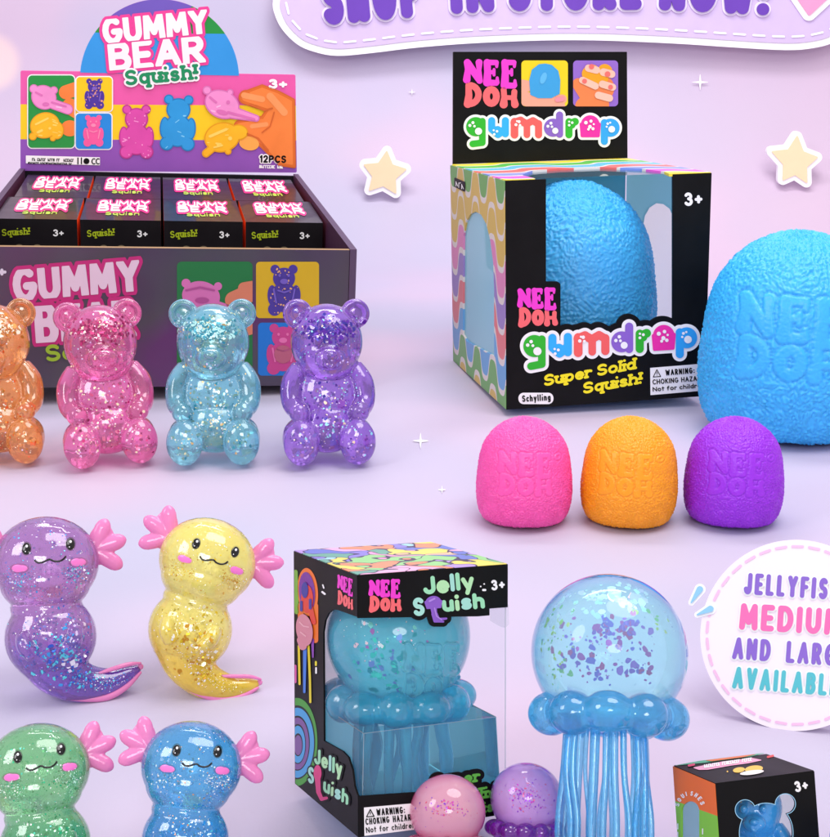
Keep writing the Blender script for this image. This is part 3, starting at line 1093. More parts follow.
def wave_card(name, axis_u, axis_v, period, band, amp, phase=0.0, cols=None):
    """Drippy wave bands in bright inks with a pale line between them."""
    m, nt, N, L, p = new_mat(name)
    tc = N.new('ShaderNodeTexCoord'); sx = N.new('ShaderNodeSeparateXYZ'); L.new(tc.outputs['Object'], sx.inputs[0])
    def math_(op, a, b=None):
        q = N.new('ShaderNodeMath'); q.operation = op
        for k, v in ((0, a), (1, b)):
            if v is None: continue
            if isinstance(v, (int, float)): q.inputs[k].default_value = v
            else: L.new(v, q.inputs[k])
        return q.outputs[0]
    ph = math_('MULTIPLY', sx.outputs[axis_u], 2 * math.pi / period)
    sn = math_('SINE', ph)
    # squared-off sine: long lobes
    sq = math_('MULTIPLY', sn, 1.9)
    tn = math_('TANH', sq)
    v = math_('ADD', sx.outputs[axis_v], math_('MULTIPLY', tn, amp))
    v = math_('ADD', v, phase)
    cols = cols or ['#6cb35a', '#5aa6d8', '#ea6f76', '#a17fc4', '#e87fb8']
    nb = len(cols)
    fr = math_('FRACT', math_('DIVIDE', v, band * nb))
    cr = N.new('ShaderNodeValToRGB'); cr.color_ramp.interpolation = 'CONSTANT'
    e = cr.color_ramp.elements
    pale = '#e6dcd6'
    e[0].color = lin(cols[0]); e[0].position = 0
    e[1].position = 0.8 / nb; e[1].color = lin(pale)
    for i in range(1, nb):
        q = e.new(i / nb); q.color = lin(cols[i])
        q = e.new((i + 0.8) / nb); q.color = lin(pale)
    L.new(fr, cr.inputs[0]); L.new(cr.outputs[0], p.inputs['Base Color'])
    p.inputs['Roughness'].default_value = 0.42
    return m

INSIDE, nt, N, L, p = new_mat('translucent_teal_panel')          # carton panels made translucent, an addition to brighten the inside
p.inputs['Base Color'].default_value = lin('#8fd3e0'); p.inputs['Roughness'].default_value = 0.55
_tl = N.new('ShaderNodeBsdfTranslucent'); _tl.inputs[0].default_value = lin('#8fd3e0')
_mm = N.new('ShaderNodeMixShader'); _mm.inputs[0].default_value = 0.55
L.new(p.outputs[0], _mm.inputs[1]); L.new(_tl.outputs[0], _mm.inputs[2]); L.new(_mm.outputs[0], N['Material Output'].inputs['Surface'])
T_ = 0.012

# ---------------------------------------------------------------- the big blue dome's carton
gb = Box((0.3936, 5.6021, 0.0333, 0.1889, -0.0314, -0.0163), (0.9044, 1.0607, 0.9753), 'window_carton', 'tall black carton with wavy rainbow side and blue dome in its window', 'box')
wu, wv, wz = gb.d
def hdr_T(x, y): return np.array((430 + x * 0.253, 40 + y * 0.253))
GA = (686 - 534) / (610 - 475.5)
def frt_T(x, y):
    h = hdr_T(x, y)
    return np.array((534 + (h[0] - 475.5) * GA, 345.5 + (h[1] - 126.3) * 1.16 - (h[0] - 475.5) * GA * 0.062))
gl_front, gl_holes = gumdrop_letters(frt_T, 0.253 * 1.15)
front = gb.quad('front')
window = poly([(546, 160), (672.7, 160), (672.7, 334), (546, 334)])
tab = rr(512, 281.5, 560.5, 345, 4)
outline = union(gl_front).off(8.5)
fcard = front - (window - (tab | outline))
gb.sheet('front', eps=0.0).add(fcard, BLACK, 1, 0.5, T_).build('front_panel', gb.t)
wavL = wave_card('wave_print_side', 1, 2, 0.303, 0.134, 0.066, 0.0, ['#6fae5c', '#67a9dc', '#e77c80', '#9f84c6', '#e58cbb', '#dcbb5c', '#dcbb5c'])
wavT = wave_card('wave_print_top', 0, 1, 0.42, 0.17, 0.06, 0.07, ['#f3dc3c', '#e85ccc', '#7d93e2', '#ee6a66', '#56b8e6', '#56bd4a'])
left = gb.quad('left', 0.0015)
arch = poly([(464, 334), (464.5, 236), (467, 222), (471, 214.5), (476, 212), (481, 215), (486, 224), (490, 240), (493, 262), (494, 290), (494, 355), (488, 352), (468, 341)], 0.6)
gb.sheet('left', eps=0.0).add(left - arch, wavL, 1, 0.35, T_).build('side_panel', gb.t)
gb.sheet('left', inset=T_ * 0.5, eps=0.0).add(arch.off(1.2), clear_plastic('side_window_film', (0.45, 0.86, 0.98), 0.34), 1, 0.5).build('side_window', gb.t)
top = gb.quad('top', 0.002)
topwin = poly([(545, 181), (523, 175.5), (533, 171.6), (560, 169.4), (600, 168), (640, 169.6), (664, 172.6), (674, 177), (673, 181)], 0.5)
gb.sheet('top', eps=0.0).add(top - topwin, wavT, 1, 0.35, T_).build('top_panel', gb.t)
gb.sheet('top', inset=T_ * 0.5, eps=0.0).add(topwin.off(2) & top.off(-0.8), clear_plastic('top_window_film', (0.72, 0.92, 0.96), 0.93), 1, 0.5).build('top_window', gb.t)
gb.sheet('front', inset=T_ * 0.6 + 0.012, eps=0.0).add(poly([(540, 183), (678, 180), (678, 350), (540, 350)]), clear_plastic('front_window_film', (0.98, 0.99, 1.0), 0.995), 1, 1.0).build('front_window', gb.t)
# the far side has its own arch, filled with a white frosted film
rq = poly([gb.px(p) for p in ((wu - .004, T_, 0), (wu - .004, wv - .001, 0), (wu - .004, wv - .001, wz - T_), (wu - .004, T_, wz - T_))])
rarch = poly([(643.5, 345), (643.5, 228), (645.5, 216), (650, 208), (656.5, 203.8), (663, 204.6), (669, 209), (673, 218), (676, 234), (678, 260), (679, 380)], 0.6)
gb.sheet('right', inset=0.004, eps=0.0).add(rq - rarch, INSIDE, 1, 0.35).build('far_side_panel', gb.t)
frost, nt, N, L, p = new_mat('frosted_film')
p.inputs['Base Color'].default_value = (0.9, 0.9, 0.92, 1); p.inputs['Roughness'].default_value = 0.5
tl = N.new('ShaderNodeBsdfTranslucent'); tl.inputs[0].default_value = (0.97, 0.97, 0.98, 1)
mm = N.new('ShaderNodeMixShader'); mm.inputs[0].default_value = 0.75
L.new(p.outputs[0], mm.inputs[1]); L.new(tl.outputs[0], mm.inputs[2]); L.new(mm.outputs[0], N['Material Output'].inputs['Surface'])
gb.sheet('right', inset=0.002, eps=0.0).add(rarch.off(2) & rq, frost, 1, 0.6).build('far_side_window', gb.t)
V, F = join([cuboid((T_, T_, 0), (wu - T_, wv - T_, T_))])
mesh_obj('bottom_panel', V, F, card('#8ccbe0', 0.5), gb.t)
V, F = cuboid((T_, wv - T_, 0), (wu - T_, wv, wz - T_))
mesh_obj('back_panel', V, F, INSIDE, gb.t)
# header standing up from the back edge
hp_, hn_ = gb.plane('back', 0.002)
hd = Sheet(gb.M, hp_, hn_, eps=0.0).add(poly([(453.3, 51.6), (627.0, 51.6), (627.6, 161), (453.0, 165)]), BLACK, 1, 0.6, 0.014).build('header_card', gb.t)
sh = Sheet(gb.M, hp_, hn_, eps=0.0018)
u_, l_ = logo_pair(464, 60, 517.5, 60, 517.5, 106.5, 464, 106.5)
sh.add(u_, MAG, 1, 0.4).add(l_, COR, 1, 0.4)
gumdrop_logo(sh, hdr_T, 0.253)
sh.build('header_logo', gb.t)
sh = Sheet(gb.M, hp_, hn_, eps=0.0018)
pa = rr(521.3, 60.3, 567.8, 106.2, 4)
SKIN, SKIN2 = card('#f2a58e', 0.45), card('#f7c0ab', 0.45)
dome2 = poly([(531, 94), (530, 80), (532.5, 70), (539, 65), (545, 64.4), (551, 65.6), (557, 71), (559, 80), (558.5, 93), (551, 97), (538, 97)], 1)
sh.add(pa, card('#f2d21c', 0.4), 1, 0.4)
sh.add((union([cap(518, 84, 527, 86, 5.5), cap(518, 95, 530, 99, 6), cap(524, 101, 562, 99, 4.6), cap(530, 107, 560, 106, 5)])) & pa, SKIN, 2, 0.4)
sh.add(dome2 & pa, card('#3b9fdc', 0.4), 3, 0.35)
sh.add(union([ell(543, 78, 3, 6, 20)]), card('#5fb6e8', 0.4), 4, 0.35)
sh.add(cap(557, 99.5, 562, 98.8, 2.4), card('#f08fa0', 0.4), 4, 0.3)
pb_ = rr(573, 60.3, 618, 106.2, 4)
sh.add(pb_, card('#9468c8', 0.4), 1, 0.4)
fist = union([ell(595, 92, 15, 13), cap(578, 84, 588, 100, 6), cap(584, 106, 600, 104, 9), ell(606, 88, 8, 11)])
sh.add(fist & pb_, card('#f0824a', 0.42), 2, 0.4)
sh.add(union([ell(590, 72, 9, 7, -30), ell(598, 78, 10, 8), ell(605, 70, 7, 6, 20)]) & pb_, card('#f6a21c', 0.4), 3, 0.35)
sh.add(union([cap(582, 80, 595, 86, 3.4), cap(588, 68, 596, 70, 3.6), cap(603, 72, 611, 74, 3.8), cap(602, 84, 612, 87, 3.6), cap(598, 95, 609, 98, 3.6)]) & pb_, SKIN2, 4, 0.35)
sh.add(union([circ(591, 66.5, 2.6), circ(607, 74, 2.8), circ(584, 81, 2.4), circ(610, 87, 2.4)]) & pb_, card('#f2706a', 0.4), 5, 0.3)
sh.build('header_pictures', gb.t)
# print on the front
sh = gb.sheet('front', eps=0.002)
u_, l_ = logo_pair(517.6, 289, 556, 287.4, 557, 324.5, 518.4, 327)
sh.add(u_, MAG, 1, 0.35).add(l_, COR, 1, 0.35)
sh.add(union(gl_front).off(3.3), INKW, 2, 0.4)
for q, c in zip(gl_front, GD_COL): sh.add(q, card(c, 0.38), 3, 0.4)
sh.add(gl_holes, INKW, 4, 0.3)
sh.build('product_logo', gb.t)
YEL = card('#f6e31c', 0.4)
sh = gb.sheet('front', eps=0.002)
sh.add(words('Super Solid', (543.5, 386.5), (635.5, 369), h=11.5, r=1.3, slant=0.22, gap=0.08, serif=0.8, space=0.25), YEL, 1, 0.3)
sh.add(words('Squish!', (582.5, 394.2), (641.5, 383.5), h=11.5, r=1.3, slant=0.22, gap=0.1, serif=0.8), YEL, 1, 0.3)
sh.build('slogan', gb.t)
sh = gb.sheet('front', eps=0.002)
sh.add(words('3+', (684.5, 206), (702.5, 205.2), h=13.5, r=1.5, gap=0.14), INKW, 1, 0.3)
sh.build('age_mark', gb.t)
sh = gb.sheet('front', eps=0.002)
sh.add(rr(518.3, 392.6, 553.3, 404, 5.4), INKW, 1, 0.35)
sh.add(words('Schylling', (522, 401.8), (550.5, 400.2), h=6.6, r=0.62, gap=0.12), BLACK, 2, 0.22)
sh.build('maker_mark', gb.t)
def warning(sh, q, lines, seed):
    """White warning label in the quad TL, TR, BR, BL."""
    A = np.array(q, float)
    sh.add(poly(q), INKW, 1, 0.35)
    def T(u, v): return A[0] * (1 - u) * (1 - v) + A[1] * u * (1 - v) + A[2] * u * v + A[3] * (1 - u) * v
    hh = np.linalg.norm(A[3] - A[0])
    tri = [T(0.05, .34), T(0.115, .08), T(0.18, .34)]
    sh.add(path([tuple(p) for p in tri + tri[:1]], hh * .014) | cap(*T(0.115, .17), *T(0.115, .25), hh * .012) | circ(*T(0.115, .30), hh * .012), BLACK, 2, 0.22)
    sh.add(words(lines[0], T(.27, .33), T(.78, .33), h=hh * .22, r=hh * .022, gap=0.14), BLACK, 2, 0.22)
    for i, ln in enumerate(lines[1:]):
        v = .36 + (i + 1) * .26
        sh.add(words(ln, T(.04, v), T(.96, v), h=hh * (.19 - .02 * i), r=hh * .017, gap=0.12, space=0.3), BLACK, 2, 0.2)
sh = gb.sheet('front', eps=0.002)
warning(sh, [(650, 367.8), (707, 363.2), (707, 390.2), (650.3, 395)], ['WARNING:', 'CHOKING HAZARD', 'Not for children'], 3)
sh.build('warning_label', gb.t)
sh = gb.sheet('left', eps=0.002)
sh.add(poly([(456, 178.5), (465, 182.5), (465, 190.5), (456, 186)], 1.0), BLACK, 1, 0.25)
sh.add(small_print(456.4, 185.5, 465, 189.6, 5.5, 4, 0.4), INKW, 2, 0.2)
sh.build('maker_badge', gb.t)

# ================================================================== WRINKLED DOMES
def dome_mesh():
    """Unit dome, 1 high and 0.84 wide, wrinkled all over with two raised lines of lettering on its front."""
    prof = [(0.0, 0.0), (0.20, 0.0), (0.285, 0.004), (0.33, 0.02), (0.362, 0.05), (0.388, 0.10), (0.407, 0.17), (0.418, 0.25), (0.42, 0.33), (0.417, 0.42), (0.408, 0.52),
            (0.398, 0.61), (0.380, 0.69), (0.352, 0.765), (0.312, 0.83), (0.262, 0.888), (0.200, 0.937), (0.128, 0.975), (0.06, 0.995), (0.0, 1.0)]
    sp = np.array(smooth_pts([(a, 0, b) for a, b in prof], 8))[:, [0, 2]]
    sp[:, 0] = np.maximum(sp[:, 0], 0)
    d = np.concatenate(([0], np.cumsum(np.linalg.norm(np.diff(sp, axis=0), axis=1))))
    nr = 300; na = 520
    q = np.linspace(0.0, d[-1], nr + 2)[1:-1]
    R = np.interp(q, d, sp[:, 0]); Z = np.interp(q, d, sp[:, 1])
    tR, tZ = np.gradient(R, q), np.gradient(Z, q)
    ang = np.arange(na) / na * 2 * math.pi
    A, RR = np.meshgrid(ang, R); _, ZZ = np.meshgrid(ang, Z)
    X, Y = RR * np.cos(A), RR * np.sin(A)
    NX, NY, NZ = tZ[:, None] * np.cos(A), tZ[:, None] * np.sin(A), -tR[:, None] * np.ones_like(A)
    # lettering mask, evaluated on the front
    u_, l_ = logo_pair(-24.5, -72, 22.5, -71, 22.5, -33, -24.5, -32, heavy=1.0)
    sd = np.minimum(u_(X * 100, -ZZ * 100), l_(X * 100, -ZZ * 100))
    ring = np.abs(np.hypot(X * 100 - 27.5, -ZZ * 100 + 67) - 2.2) - 0.9
    sd = np.minimum(sd, ring)
    sd = np.where(Y < 0, sd, 99)
    inside = 1 / (1 + np.exp(np.clip(sd * 3.4, -40, 40)))
    groove = np.exp(-((sd - 0.7) / 0.6) ** 2)
    disp = np.zeros_like(X)
    for j in range(nr):
        for i in range(na):
            p = Vector((X[j, i], Y[j, i], ZZ[j, i]))
            w = noise.noise_vector(p * 9.0) * 0.055
            pp = p + w
            dd, _ = noise.voronoi(pp * 50.0)
            cell = min(1.0, (dd[1] - dd[0]) * 3.0)
            worm = 1 - min(1.0, abs(noise.noise(pp * 40.0)) * 4.2)
            disp[j, i] = 0.62 * cell + 0.45 * worm + 0.25 * noise.noise(p * 60)
    disp = (disp - 0.5)
    # calmer band across the middle, coarser at the foot
    calm = 1 - 0.35 * np.exp(-((ZZ - 0.62) / 0.16) ** 2)
    amp = 0.0125 * calm
    disp = disp * amp * (1 - 0.72 * inside) * (1 - 0.3 * np.exp(-np.maximum(sd, 0) / 4)) + inside * 0.0022 - groove * 0.0066
    P = np.stack([X + NX * disp, Y + NY * disp, ZZ + NZ * disp], -1).reshape(-1, 3)
    P[:, 2] = np.maximum(P[:, 2], 0)
    V = [tuple(v) for v in P] + [(0, 0, 0), (0, 0, float(P[-1, 2]))]
    F = []
    for j in range(nr - 1):
        for i in range(na):
            a, b = j * na + i, j * na + (i + 1) % na
            F.append((a, b, b + na, a + na))
    b0, t0 = nr * na, nr * na + 1
    for i in range(na):
        F.append((b0, (i + 1) % na, i))
        F.append((t0, (nr - 1) * na + i, (nr - 1) * na + (i + 1) % na))
    me = bpy.data.meshes.new('dome_toy')
    me.from_pydata(V, [], F)
    me.polygons.foreach_set('use_smooth', np.ones(len(me.polygons), dtype=bool))
    me.update()
    return me

DOME = dome_mesh()
DG = 'wrinkled rubber domes'
def dome(M, colour, label, sx=1.0):
    o = link_mesh('dome_toy', DOME, rubber('rubber_' + colour.strip('#'), colour), None)
    o.matrix_world = M
    return tag(o, label, 'squeeze toy', DG)

def dome_at(px, py, width, height, colour, label, eff=14, yaw=0):
    M = stand(px, py, eff, yaw=yaw)
    return dome(M @ Matrix.Diagonal((width / 0.84, width / 0.84, height, 1)), colour, label)

dome_at(786, 431, 180, 195, '#38b4fb', 'big bright blue wrinkled dome standing outside beside its carton', 12)
dome_at(523.5, 521, 95, 103, '#fc55ae', 'small pink wrinkled dome in front of the black carton', 12, 3)
dome_at(627, 521, 95, 103, '#ffa010', 'small orange wrinkled dome between the pink and purple ones', 13, -4)
dome_at(731.5, 521, 97, 103, '#9a28e0', 'small purple wrinkled dome in front of the big blue dome', 12, 5)
c = gb.w((0.455, 0.53, T_ + 0.004))
Mi = Matrix.Translation(Vector(c)) @ gb.M.to_3x3().to_4x4() @ Matrix.Rotation(math.radians(160), 4, 'Z') @ Matrix.Diagonal((0.93, 0.93, 0.905, 1))
dome(Mi, '#48bafa', 'large blue wrinkled dome packed inside the black carton behind its window')

# ================================================================== THE COUNTER DISPLAY TRAY
tr = Box((-1.9568, 5.7079, 0.1005, 0.1786, 0.0446, 0.038), (1.6955, 2.3108, 0.6282), 'display_tray', 'open dark purple display tray with striped header holding small black boxes', 'display box')
wu, wv, wz = tr.d
TP = 0.035                                                     # the tray narrows towards its back
def tray_mat():
    m, nt, N, L, p = new_mat('tray_print')
    tc = N.new('ShaderNodeTexCoord')
    nz = N.new('ShaderNodeTexNoise'); nz.inputs['Scale'].default_value = 1.7; nz.inputs['Detail'].default_value = 1
    L.new(tc.outputs['Object'], nz.inputs['Vector'])
    cr = N.new('ShaderNodeValToRGB')
    e = cr.color_ramp.elements
    e[0].position = 0.34; e[0].color = lin('#40324a')
    e[1].position = 0.68; e[1].color = lin('#57285c')
    q = e.new(0.5); q.color = lin('#443f48')
    L.new(nz.outputs['Fac'], cr.inputs[0]); L.new(cr.outputs[0], p.inputs['Base Color'])
    p.inputs['Roughness'].default_value = 0.35
    p.inputs['Coat Weight'].default_value = 0.15
    return m
TRAY = tray_mat()
KRAFT = card('#a5835d', 0.7)
DARKIN = card('#4a2444', 0.5)
th = 0.03
def wall(name, quadb, mat_out, edge=card('#54405a', 0.5), inner=DARKIN):
    """A board: four bottom-to-top outline points on the outside, four on the inside; the top edge shows raw card."""
    o, i = quadb
    V = o + i
    F = [(0, 1, 2, 3), (7, 6, 5, 4), (3, 2, 6, 7), (1, 0, 4, 5), (0, 3, 7, 4), (2, 1, 5, 6)]
    return mesh_obj(name, V, F, [mat_out, inner, edge], tr.t, [0, 1, 2, 2, 2, 2])
zt = wz
wall('front_board', ([(0, 0, 0), (wu - th, 0, 0), (wu - th, 0, zt), (0, 0, zt)], [(0, th, 0), (wu - th, th, 0), (wu - th, th, zt), (0, th, zt)]), TRAY, KRAFT)
wall('side_board', ([(wu - th + .002, -0.004, 0), (wu - TP, wv, 0), (wu - TP, wv, zt + 0.004), (wu - th + .002 + th, -0.004, zt + 0.004)][:0] or [(wu + .002, -0.004, 0), (wu - TP, wv, 0), (wu - TP, wv, zt + .004), (wu + .002, -0.004, zt + .004)],
                    [(wu - th + .002, -0.004, 0), (wu - TP - th, wv, 0), (wu - TP - th, wv, zt + .004), (wu - th + .002, -0.004, zt + .004)]), card('#3a2a40', 0.4))
wall('side_board', ([(TP, wv, 0), (-0.002, th + .004, 0), (-0.002, th + .004, zt + .004), (TP, wv, zt + .004)], [(TP + th, wv, 0), (th, th + .004, 0), (th, th + .004, zt + .004), (TP + th, wv, zt + .004)]), card('#3a2a40', 0.4))
V, F = cuboid((TP + .001, wv + .002, 0), (wu - TP - .001, wv + .03, zt - 0.01))
mesh_obj('back_board', V, F, card('#16121a', 0.5), tr.t)
V, F = cuboid((TP + th, th + .003, 0.002), (wu - TP - th - .004, wv, 0.02))
mesh_obj('floor_board', V, F, card('#1c1418', 0.6), tr.t)
# header board
hp_, hn_ = tr.plane('back', -0.002)
hbody = poly([(22, 72), (294, 76), (295.2, 171), (22, 169)], 1.5)
hdome = circ(159.5, 78.5, 79.5) & poly([(60, -30), (260, -30), (260, 80), (60, 78)])
hshape = hbody | hdome
Sheet(tr.M, hp_, hn_, eps=0.0).add(hshape, card('#e559a4', 0.42), 1, 0.7, 0.02).build('header_card', tr.t)
sh = Sheet(tr.M, hp_, hn_, eps=0.0018)
def band(y0, y1): return poly([(0, y0), (320, y0 + (y1 - y0) * 0 + 1.5), (320, y1 + 1.5), (0, y1)])
sh.add(hbody & band(104, 141), card('#f3c919', 0.42), 1, 0.6)
sh.add(hbody & band(139, 190), card('#8a4fae', 0.42), 2, 0.6)
sh.add(hdome & poly([(60, 32), (260, 34), (260, 76), (60, 72)]), card('#2f93dc', 0.42), 1, 0.6)
GREEN = card('#1f8f3c', 0.42)
sh.add(hdome & poly([(60, -40), (260, -40), (260, 34), (60, 32)]), GREEN, 0.6, 0.6)
sh.add(hdome & poly([(92, -40), (206, -40), (196, 2), (186, 12), (150, 20), (112, 17), (98, 10)]), card('#6c54b4', 0.42), 1.4, 0.6)
sh.build('header_stripes', tr.t)
def lettering_gummy(sh, pts, fill, edge, green, gedge, r=3.1, l0=1, res=0.45):
    """The three-line logo: GUMMY and BEAR white on pink, Squish! below."""
    (g0, g1, gh), (b0, b1, bh), (s0, s1, shh) = pts
    def flat(t_, a, b, h, r_, gap):
        a, b = np.array(a, float), np.array(b, float)
        e = (b - a) / np.linalg.norm(b - a); u = np.array([e[1], -e[0]]); k = r_ * 0.62
        q = words(t_, tuple(a - u * k), tuple(b - u * k), h=h + 2 * k, r=r_, gap=gap)
        return q & poly([tuple(a - e * 9), tuple(b + e * 9), tuple(b + e * 9 + u * h), tuple(a - e * 9 + u * h)])
    gg = flat('GUMMY', g0, g1, gh, r, .04)
    bb = flat('BEAR', b0, b1, bh, r * 1.1, .05)
    both = gg | bb
    sh.add(both.off(r * 0.95), edge, l0, res)
    sh.add(both, fill, l0 + 1, res)
    q = words('Squish!', s0, s1, h=shh, r=shh * .105, gap=0.12, serif=0.8)
    if gedge: sh.add(q.off(shh * .12), gedge, l0 + 2, res)
    sh.add(q, green, l0 + 3, res * .8)
sh = Sheet(tr.M, hp_, hn_, eps=0.0018)
lettering_gummy(sh, [((103.5, 43.5), (209, 33), 24), ((109.5, 70.5), (206, 62), 26.5), ((125.5, 85.5), (198, 79), 15.5)], card('#fbeef4', 0.4), card('#e83e94', 0.42), card('#128a58', 0.42), INKW, l0=3)
sh.build('header_logo', tr.t)
# pictures on the header
sh = Sheet(tr.M, hp_, hn_, eps=0.0018)
PINKB, PINKD, YB, YB2 = card('#ee8fca', 0.4, 0, .14), card('#d96fb2', 0.4, 0, .1), card('#f6b51c', 0.4, 0, .14), card('#fbd260', 0.4, 0, .1)
PINKE, YE, PINKL = card('#d673b4', 0.4, 0, .1), card('#e09a10', 0.4, 0, .1), card('#f8b8e0', 0.4, 0, .08)
def shaded(sh, shape, edge, mid, light, layer, res=0.4, w=1.3, seed=1):
    """A printed jelly bear: darker rim, body, and a few broken highlights."""
    sh.add(shape, edge, layer, res); sh.add(shape.off(-w), mid, layer + .3, res)
    r = random.Random(seed); x0, y0, x1, y1 = shape.bb; hl = []
    for _ in range(9):
        x, y = r.uniform(x0, x1), r.uniform(y0, y1); a = r.uniform(-.9, .5); q = r.uniform(1.5, 5)
        hl.append(cap(x, y, x + q * math.cos(a), y + q * math.sin(a), r.uniform(.35, .9)))
    hl = union(hl) & shape.off(-w * 1.6)
    sh.add(hl, light, layer + .6, 0.25)
ORA, ORA2, ORAD = card('#ee8038', 0.45, 0, .12), card('#f2985a', 0.45, 0, .12), card('#cf6326', 0.45, 0, .15)
pg = rr(28.3, 75.2, 74.4, 147.5, 4); py_ = rr(76.5, 76.8, 112, 111, 3.5); pbl = rr(76, 113.3, 111.5, 148.6, 3.5)
for q in (pg, py_, pbl): sh.add(q.off(1.1), INKW, 3, 0.4)
sh.add(pg, GREEN, 4, 0.4); sh.add(py_, card('#f4c60f', 0.42), 4, 0.4); sh.add(pbl, card('#1f86d8', 0.42), 4, 0.4)
sh.add((union([cap(66, 92, 78, 88, 7), cap(70, 106, 80, 112, 8), ell(70, 128, 9, 8)])) & pg, ORA, 5, 0.4)
shaded(sh, union([ell(44, 97, 13, 12, 35), circ(34, 88.5, 4.5), circ(54, 90, 4), cap(54, 104, 68, 109, 5.2)]) & pg, PINKE, PINKB, PINKL, 6, w=1.0, seed=5)
sh.add(union([cap(36, 92, 42, 95, 1), cap(52, 102, 66, 106, 1), ell(46, 104, 3.5, 2)]) & pg, PINKD, 7, 0.3)
shaded(sh, union([ell(45, 125, 15, 13, -15), circ(33, 136, 4), ell(57, 130, 7, 9), circ(53, 138, 3)]) & pg, YE, YB, YB2, 6, w=1.0, seed=6)
sh.add(union([cap(36, 124, 48, 118, 1), cap(38, 132, 42, 130, 1.2), circ(50, 128, 1.4)]) & pg, YB2, 7, 0.3)
bp = bear_shape(94.5, 108.5, 30); sh.add(bp, card('#4a2f98', 0.4), 5, 0.3); sh.add(speckle(bp, 26, .45, .9, 2), card('#e39a7c', 0.4), 6, 0.25); sh.add(bear_face(94.5, 108.5, 30), card('#7a5cc0', 0.4), 7, 0.25)
bp = bear_shape(93.5, 146, 31); sh.add(bp, card('#ee5a9c', 0.4), 5, 0.3); sh.add(bear_face(93.5, 146, 31), card('#f58cb4', 0.4), 6, 0.25)
# big pink and blue bears
b1 = bear_shape(136.5, 158, 53); shaded(sh, b1, card('#b8328a', 0.4), card('#d64aa6', 0.4, 0, .14), card('#f095d0', 0.4), 4, seed=7); sh.add(speckle(b1, 16, .4, .8, 5), card('#f3a4d6', 0.4), 6, 0.3)
b2 = bear_shape(177, 150, 55, 2); shaded(sh, b2, card('#1a78b8', 0.4), card('#2795d6', 0.4, 0, .14), card('#7accf0', 0.4), 4, seed=8)
# hand squeezing a pink and a yellow bear
hand = union([poly([(246, 92), (262, 86), (278, 92), (293, 100), (294, 166), (280, 164), (262, 146), (246, 134), (244, 122), (262, 118), (270, 106)], 2), cap(246, 97, 268, 104, 7.5), cap(240, 126, 262, 122, 6.5), cap(240, 126, 252, 126, 5)]) & hbody.off(-.5)
sh.add(hand, ORAD, 4, 0.45); sh.add(hand.off(-1.3), card('#dc6a22', 0.45), 4.3, 0.4); sh.add(hand.off(-3.2), ORA, 4.6, 0.4)
sh.add(union([cap(244, 95, 262, 99, 3.0), cap(270, 96, 284, 112, 3.6), cap(252, 126, 266, 124, 2.2)]), ORA2, 5, 0.4)
sh.add(union([path([(250, 104), (264, 110), (272, 108)], 0.9), path([(246, 133), (258, 138), (268, 150)], 0.9), path([(274, 112), (270, 126), (262, 132)], 0.7)]), ORAD, 6, 0.3)
shaded(sh, union([ell(222, 104, 18, 14, 25), circ(207, 90, 4.5), circ(230, 92, 3.5), cap(232, 112, 256, 118, 6.5, 3.5)]), PINKE, PINKB, PINKL, 6, seed=3)
sh.add(union([cap(210, 97, 216, 102, 1.2), cap(228, 112, 254, 119, 1.3), ell(222, 112, 6, 2.4, 15), circ(228, 102, 2)]), PINKD, 7, 0.3)
shaded(sh, union([ell(222, 137, 18, 15, -14), cap(206, 153, 212, 148, 4.2), ell(238, 132, 10, 8), circ(228, 151, 3.5)]), YE, YB, YB2, 6, seed=4)
sh.add(union([cap(210, 136, 226, 129, 1.4), circ(218, 144, 1.6), circ(230, 138, 2), cap(214, 147, 222, 145, .9)]), YB2, 7, 0.3)
sh.add(ell(249, 143, 10, 7, 10), card('#f3a64a', 0.4), 5, 0.4)
sh.build('header_pictures', tr.t)
sh = Sheet(tr.M, hp_, hn_, eps=0.0018)
sh.add(words('3+', (268.5, 88.5), (287, 88.8), h=9.8, r=1.3, gap=0.14), INKW, 4, 0.3)
sh.build('age_mark', tr.t)
sh = Sheet(tr.M, hp_, hn_, eps=0.0018)
sh.add(poly([(26, 155.2), (100, 157), (100, 165), (26, 163)]), INKW, 4, 0.4)
sh.add(small_print(32, 160.2, 74, 161.2, 2.8, 8, .36) | small_print(28, 163.2, 72, 164.2, 1.8, 9, .26) | cap(78, 157.6, 78, 163.5, .6) | cap(81.5, 157.6, 81.5, 163.5, .6) | circ(86.5, 160.8, 3) |
       path([(x, y) for x, y in arcp(94, 161, 2, 2.6, 300, 60)], .55) | path([(x, y) for x, y in arcp(98.2, 161, 2, 2.6, 300, 60)], .55), BLACK, 5, 0.22)
sh.build('information_label', tr.t)
sh = Sheet(tr.M, hp_, hn_, eps=0.0018)
tw = words('12PCS', (259.5, 162.3), (286, 162.8), h=7.6, r=.85, gap=.1)
sh.add(tw.off(1.1), INKW, 4, 0.35); sh.add(tw, BLACK, 5, 0.25)
sh.add(small_print(259, 167.6, 287, 168.2, 3.2, 12, .4), INKW, 4, 0.3)
sh.build('count_mark', tr.t)
